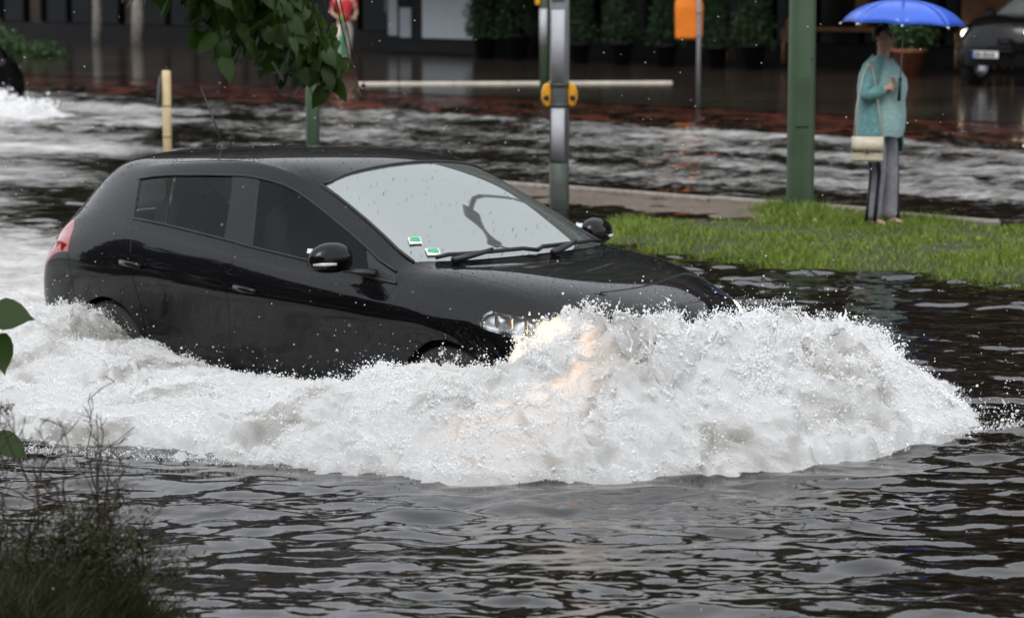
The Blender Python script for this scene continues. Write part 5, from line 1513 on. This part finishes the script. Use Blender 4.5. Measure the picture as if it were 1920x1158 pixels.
MB().box((0, 0, .18), (.22, .09, .42), 0, .03).build('bag_body', M['green_bag'], gb)
MB().tube([(-.08, 0, .38), (-.05, 0, .60), (.05, 0, .60), (.08, 0, .38)], .008, 6).build('bag_handle', M['green_bag'], gb, True)
pc = empty('pouch', rp.location + Vector((-.03, -.26, .92)), rp.rotation_euler.z)
tag(pc, 'lime green pouch held at the waist of the person in red', 'bag')
MB().box((0, 0, .09), (.24, .08, .19), 0, .03).build('pouch_body', M['lime'], pc)
MB().tube([(-.10, 0, .17), (0, 0, .24), (.10, 0, .17)], .008, 6).build('pouch_handle', M['lime'], pc, True)

# ------------------------------------------------------------------ grass on the island
def blades(name, P, H, W, lean, mat_, label, seed, parent=None):
    rg = np.random.default_rng(seed); n = len(P)
    a = rg.uniform(0, 2 * PI, n); d = np.stack([np.cos(a), np.sin(a), a * 0], 1)
    b = rg.uniform(0, 2 * PI, n); s = np.stack([np.cos(b), np.sin(b), b * 0], 1)
    H = H[:, None]; W = W[:, None]; L = (lean * rg.uniform(.3, 1.4, n))[:, None] * H
    up = np.array([0, 0, 1.0])
    v0 = P - s * W; v1 = P + s * W
    m = P + up * H * .55 + d * L * .35
    v2 = m + s * W * .8; v3 = m - s * W * .8
    tip = P + up * H * .95 + d * L
    V = np.stack([v0, v1, v2, v3, tip], 1).reshape(-1, 3)
    k = np.arange(n)[:, None] * 5
    F = np.concatenate([k + [0, 1, 2], k + [0, 2, 3], k + [3, 2, 4]], 0)
    me = big_mesh(name, V, F)
    o = link(name, me, mat_, parent)
    if parent is None: tag(o, label, 'grass', kind='stuff')
    return o
n_ = 90000
ge = RNG.uniform(-15.0, -6.0, n_); gn = RNG.uniform(14.3, 18.75, n_)
dd = smooth(14.5 + .25 * np.sin(ge * 1.7) + .12 * np.sin(ge * 5.1), 15.6, gn) * (1 - smooth(18.0, 18.3, gn)) * smooth(-14.7, -13.7, ge - .4 * np.sin(gn * 3))
q = np.stack([ge, gn, gn * 0], 1)
pt = gnoise(q * 1.3) + .5 * gnoise(q * 3.7 + 3)
kp = (dd > .30) & (RNG.random(n_) < np.clip(.70 + .8 * pt, .12, 1))
ge, gn, dd, pt = ge[kp], gn[kp], dd[kp], pt[kp]
tuft = np.exp(-((ge + 13.75) ** 2 + (gn - 17.85) ** 2) / .25) + .8 * np.exp(-((ge + 13.3) ** 2 + (gn - 17.9) ** 2) / .3) + .5 * np.exp(-((gn - 18.2) ** 2) / .12)
gh = (.028 + .055 * np.clip(pt + .4, 0, 1.3) + .045 * np.clip(tuft, 0, 1.2)) * RNG.uniform(.6, 1.35, len(ge))
GP = RN(np.stack([ge, gn, WL - .11 + .15 * dd], 1))
blades('grass', GP, gh, np.full(len(ge), .0042), .7, M['grass'], 'wet green grass covering the strip between the carriageways', 5)
# yellowed leaves lying in the grass
M['yellow_leaf'] = mat('fallen yellow leaf', (0.34, 0.27, 0.06), 0.6, var=0.3)
fl = []
for k in range(9):
    e, n = random.uniform(-14, -9), random.uniform(15.6, 17.8)
    o = MB().add([(0, -.025, 0), (.018, 0, .010), (0, .03, .004), (-.018, 0, .008)], [(0, 1, 2, 3)]).build('fallen_leaf', M['yellow_leaf'])
    o.location = R(e, n, WL + .115); o.rotation_euler = (random.uniform(-.4, .4), random.uniform(-.4, .4), random.uniform(0, 6))
    tag(o, 'small yellowed leaf lying in the wet grass strip', 'leaf', 'fallen leaves in the grass')

# ------------------------------------------------------------------ linden branch hanging into the picture
def leaf_mesh(seed, curl=.25, w=.9):
    rg = random.Random(seed)
    out = [(0, 0)]
    pr = [(.16, -.10), (.36, -.06), (.50, .12), (.52, .34), (.42, .58), (.26, .80), (.10, .95), (0, 1.12)]
    def ring(sx): return [(sx * x * w * (1 + rg.uniform(-.05, .05)), y) for x, y in pr]
    Rr = ring(1); Lr = ring(-1)
    mid = [(0, 0.0), (0, .0), (0, .12), (0, .34), (0, .58), (0, .80), (0, .95), (0, 1.12)]
    v = []; f = []
    def z(x, y): return -.35 * abs(x) * 0.9 + .28 * abs(x) ** .5 * .3 - curl * y * y + .03 * math.sin(9 * y) * abs(x)
    for (x, y) in mid: v.append((x, y, z(x, y) - .01))
    k = len(v)
    for (x, y) in Rr: v.append((x, y, z(x, y)))
    m_ = len(v)
    for (x, y) in Lr: v.append((x, y, z(x, y)))
    for i in range(1, 7):
        f.append((i, k + i, k + i + 1, i + 1)); f.append((i, i + 1, m_ + i + 1, m_ + i))
    f.append((1, k + 0, k + 1)); f.append((1, m_ + 1, m_ + 0))
    me = bpy.data.meshes.new('leaf'); me.from_pydata(v, [], f); me.update()
    me.polygons.foreach_set('use_smooth', [True] * len(me.polygons))
    me.materials.append(M['linden'])
    return me
LM = [leaf_mesh(1, .22), leaf_mesh(2, .35, .85), leaf_mesh(3, .12, .95), leaf_mesh(4, .5, .8)]
dry_me = LM[3].copy(); dry_me.materials.clear(); dry_me.materials.append(M['dry_leaf'])
tree = empty('linden_tree', (-2.7, 5.2, .35))
tag(tree, 'linden tree whose leafy branch hangs into the top of the picture', 'tree')
TO = tree.location
def tb_(pts, rad, name='branch', parent=tree, m_='bark', n=8):
    return MB().tube([Vector(p) - TO for p in pts], rad, n).build(name, M[m_], parent, True)
tb_([(-2.7, 5.2, .2), (-2.75, 5.25, 2.0), (-2.6, 5.4, 4.2), (-2.7, 5.3, 7.0)], [.22, .18, .15, .08], 'trunk', n=14)
tb_([(-2.65, 5.4, 3.6), (-2.2, 6.6, 3.5), (-1.7, 8.0, 3.15), (-1.25, 8.8, 2.85), (-.85, 9.1, 2.62), (-.58, 9.15, 2.42)], [.07, .055, .04, .025, .014, .006], 'limb')
# crown of the tree, above and behind the photographer
rg_ = np.random.default_rng(77)
cl = rg_.normal(size=(40, 3)) * [2.4, 1.6, 1.3] + np.array([-3.6, 1.6, 7.2])
ip = rg_.integers(40, size=9000)
p = cl[ip] + rg_.normal(size=(9000, 3)) * [.7, .7, .5]
leaf_cloud('crown', p - np.array(TO), .16, M['linden'], tree, 9, .7, .5)

def put_leaf(parent, O_, base, tipdir, size, me_, roll):
    d = Vector(tipdir).normalized()
    qd = d.to_track_quat('Y', 'Z')
    o = link('leaf', me_, None, parent)
    o.location = Vector(base) - O_
    o.rotation_mode = 'QUATERNION'
    o.rotation_quaternion = qd @ Matrix.Rotation(roll, 3, 'Y').to_quaternion()
    o.scale = (size, size, size)
    return o
twigs = []
# hanging twigs: start on the limb, end low
low = [(-1.27, 2.35), (-1.22, 2.30), (-1.16, 2.33), (-1.10, 2.30), (-1.05, 2.28), (-1.0, 2.22), (-.97, 2.16), (-.93, 2.12), (-.90, 2.10), (-.87, 2.15), (-.84, 2.08), (-.80, 2.10), (-.77, 2.05), (-.73, 2.07), (-.70, 2.02), (-.67, 2.00), (-.64, 2.03), (-.61, 2.00), (-.58, 2.05), (-.555, 2.02), (-.53, 2.06), (-.62, 2.16), (-.66, 2.22), (-.72, 2.18), (-.79, 2.2), (-.86, 2.24), (-.93, 2.26), (-1.0, 2.33), (-.70, 2.28), (-.76, 2.30)]
rl = random.Random(5)
for k, (x, z) in enumerate(low):
    y = 9.0 + rl.uniform(-.4, .3)
    top = Vector((x - (rl.uniform(.30, .42) if x > -.66 else rl.uniform(.08, .26)), y - .1, 2.60 + .20 * (-.55 - x) + rl.uniform(0, .06)))
    mid = Vector((x - .06, y, (top.z + z) / 2 + .05)); end = Vector((x, y + .03, z + .06))
    tb_([top, mid, end], [.005, .0035, .0016], 'twig', n=5)
    twigs.append((top, mid, end))
    nl = max(8, int((top.z - end.z) / .024))
    for q in range(nl):
        t = (q + .5) / nl
        b = top.lerp(mid, t * 2) if t < .5 else mid.lerp(end, t * 2 - 1)
        s = 1 if q % 2 else -1
        d = Vector((s * rl.uniform(.2, .9), rl.uniform(-.6, .5), rl.uniform(-1.1, -.35)))
        b2 = b + d.normalized() * .03
        sz_ = rl.uniform(.048, .078); tp_ = b2 + d.normalized() * sz_
        if max(tp_.x, b2.x) + .03 > -.665 + (2.36 - min(tp_.z, b2.z)) * .62: continue
        put_leaf(tree, TO, b2, d, sz_, LM[rl.randrange(4)], rl.uniform(-1.1, 1.1))
rf_ = np.random.default_rng(61)
fp_ = np.stack([rf_.uniform(-1.30, -.50, 2600), rf_.uniform(9.0, 9.5, 2600), rf_.uniform(2.02, 2.62, 2600)], 1)
lowz = np.interp(fp_[:, 0], [-1.3, -1.05, -.95, -.85, -.7, -.5], [2.36, 2.30, 2.16, 2.12, 2.05, 2.05]) + .05
fp_ = fp_[(fp_[:, 2] > lowz) & (fp_[:, 0] < -.72 + (2.36 - fp_[:, 2]) * .60)][:420]
tag(leaf_cloud('inner_leaves', fp_ - np.array(TO), .07, M['linden'], tree, 15, .8, .9), kind='stuff')
for (x, y, z) in ((-.545, 9.0, 2.10), (-.56, 9.02, 2.115), (-.535, 9.03, 2.09)):
    o = put_leaf(tree, TO, (x, y, z), (rl.uniform(-.2, .2), .1, -1), .06, dry_me, rl.uniform(-1, 1)); o['label'] = 'withered brown leaf'
# small round fruits on stalks
for (x, z) in ((-.80, 2.10), (-.77, 2.085), (-.745, 2.10), (-.845, 2.115), (-.70, 2.06), (-.62, 2.03), (-.50, 2.06), (-.575, 2.02)):
    fr = MB().tube([Vector((x + .01, 9.0, z + .07)) - TO, Vector((x, 9.0, z + .012)) - TO], .0012, 4).build('fruit_stalk', M['twig'], tree)
    MB().lathe([(.0005, .008), (.0055, .005), (.0078, 0), (.0055, -.005), (.0005, -.008)], tuple(Vector((x, 9.0, z)) - TO), 8).build('fruit', M['dark_base'], fr, True)

# low shoot with leaves at the left edge
sap = empty('linden_shoot', (-1.95, 9.1, .25))
tag(sap, 'leafy linden shoot reaching in at the left edge before the foam', 'shoot')
SO = sap.location
MB().tube([(0, 0, 0), (.06, .0, .5), (.12, -.02, .95), (.19, -.05, 1.14)], [.012, .009, .006, .003], 6).build('stem', M['bark'], sap, True)
MB().tube([(.03, 0, .35), (.15, -.03, .56), (.24, -.05, .62)], [.006, .004, .002], 6).build('stem', M['bark'], sap, True)
for b, d, s, m_, r_ in (((-1.77, 9.06, 1.29), (1, -.15, -.15), .125, 2, .9), ((-1.765, 9.05, 1.20), (.22, .1, -1), .115, 1, -1.2), ((-1.80, 9.0, 1.33), (-.6, 0, .4), .10, 0, .3), ((-1.77, 9.05, .855), (.85, -.2, -.45), .115, 0, .6), ((-1.80, 9.05, .80), (-.3, -.4, -.5), .10, 3, .2), ((-1.85, 9.1, .9), (-.8, .2, .2), .1, 2, .1)):
    put_leaf(sap, SO, b, d, s, LM[m_], r_)

# ------------------------------------------------------------------ near bank with dry twigs and rank grass, bottom left
P = []
for x in np.linspace(-9, 9, 37):
    row = []
    for y in np.linspace(-14, 8.9, 40):
        edge = 7.9 + .5 * smooth(-.9, -1.4, np.array(x)) - .9 * smooth(-.9, .4, np.array(x))
        row.append((x, y, WL - .25 + .36 * float(1 - smooth(edge - .7, edge + .35, np.array(y))) + .03 * mnoise.noise((x, y, 1))))
    P.append(row)
bk = MB().grid(P).build('bank', M['soil'], None, True)
tag(bk, kind='structure')
n_ = 15000
gx_ = RNG.uniform(-1.95, -1.05, n_) + RNG.normal(0, .05, n_); gy_ = RNG.uniform(7.7, 8.55, n_)
wgt = smooth(-1.00, -1.40, gx_ + .10 * np.sin(gy_ * 9))
kp = RNG.random(n_) < wgt
gx_, gy_, wgt = gx_[kp], gy_[kp], wgt[kp]
M['bank_grass'] = leaf_mat('rank bank grass', (0.020, 0.026, 0.009), (0.085, 0.080, 0.028), .5, .25)
o = blades('bank_grass', np.stack([gx_, gy_, gx_ * 0 + .33], 1), (.08 + .28 * wgt) * RNG.uniform(.4, 1.0, len(gx_)), np.full(len(gx_), .0022), .8, M['bank_grass'], 'rank dark grass on the near bank at the lower left corner', 9)

def twig_plant(name, base, tops, label, seed, leaves=0):
    t = empty(name, base); tag(t, label, 'shrub')
    rg = random.Random(seed)
    O_ = Vector(base); LP = []
    def grow(mb, p, d, L, r, depth):
        n = max(4, int(L / .035)); pts = [p.copy()]; rad = [r]
        for i in range(n):
            d = (d + Vector((rg.gauss(0, .22), rg.gauss(0, .22), rg.gauss(.02, .14)))).normalized()
            p = p + d * (L / n); pts.append(p.copy()); rad.append(r * (1 - .75 * (i + 1) / n) + .0009)
            if p.z < .40: LP.append(p.copy())
            if depth > 0 and rg.random() < (.55 if depth > 1 else .42):
                sd = (d + Vector((rg.gauss(0, .75), rg.gauss(0, .6), rg.uniform(-.25, .55)))).normalized()
                grow(mb, p.copy(), sd, L * rg.uniform(.22, .5), max(rad[-1] * .62, .0011), depth - 1)
        mb.tube(pts, rad, 4, False)
    for (dx, dz, L) in tops:
        mb = MB()
        grow(mb, Vector((rg.uniform(-.05, .05), rg.uniform(-.05, .05), 0)), Vector((dx, rg.uniform(-.1, .1), dz)).normalized(), L, .0048, 3)
        mb.build('stem', M['twig'], t)
    if leaves and LP:
        pp = np.array([LP[rg.randrange(len(LP))] for _ in range(leaves)]) + np.random.default_rng(seed).normal(0, .035, (leaves, 3))
        leaf_cloud('foliage', pp, .022, M['bank_grass'], t, seed, .3, .0)
    return t
twig_plant('dry_shrub', (-1.46, 8.35, .33), [(.28, 1, .82), (.15, 1, .60), (.42, .9, .62)], 'tall bare reddish twigs rising before the foam at lower left', 4, 2600)
twig_plant('dry_shrub', (-1.40, 8.30, .33), [(.30, .8, .50), (.55, .7, .50), (-.1, 1, .46)], 'low dense dry shrub leaning over the water at lower left', 8, 3200)
twig_plant('dry_shrub', (-1.60, 8.40, .33), [(.0, 1, .56), (-.2, 1, .48), (.25, 1, .45)], 'dark dry shrub at the left edge above the bank grass', 13, 3600)

# dark wood behind the photographer, mirrored in the car and the glass
M['wood_leaf'] = leaf_mat('dense hedge leaves', (0.010, 0.020, 0.008), (0.03, 0.055, 0.018))
rg_ = np.random.default_rng(91)
n_ = 34000
we = rg_.uniform(-45, 40, n_); wz_ = rg_.random(n_) ** .8 * 19
wn_ = -9 - 2.2 * rg_.random(n_) - 1.2 * np.sin(we * .35)
top = 15.5 + 2.0 * np.sin(we * .23) + 1.2 * np.sin(we * .71 + 1)
kp = wz_ < top
pw = RN(np.stack([we, wn_, wz_ + .2], 1)[kp])
o = leaf_cloud('woodland', pw, 1.0, M['wood_leaf'], None, 6, .7, .2)
tag(o, 'dark mass of trees along the near bank behind the viewer', 'trees', kind='stuff')
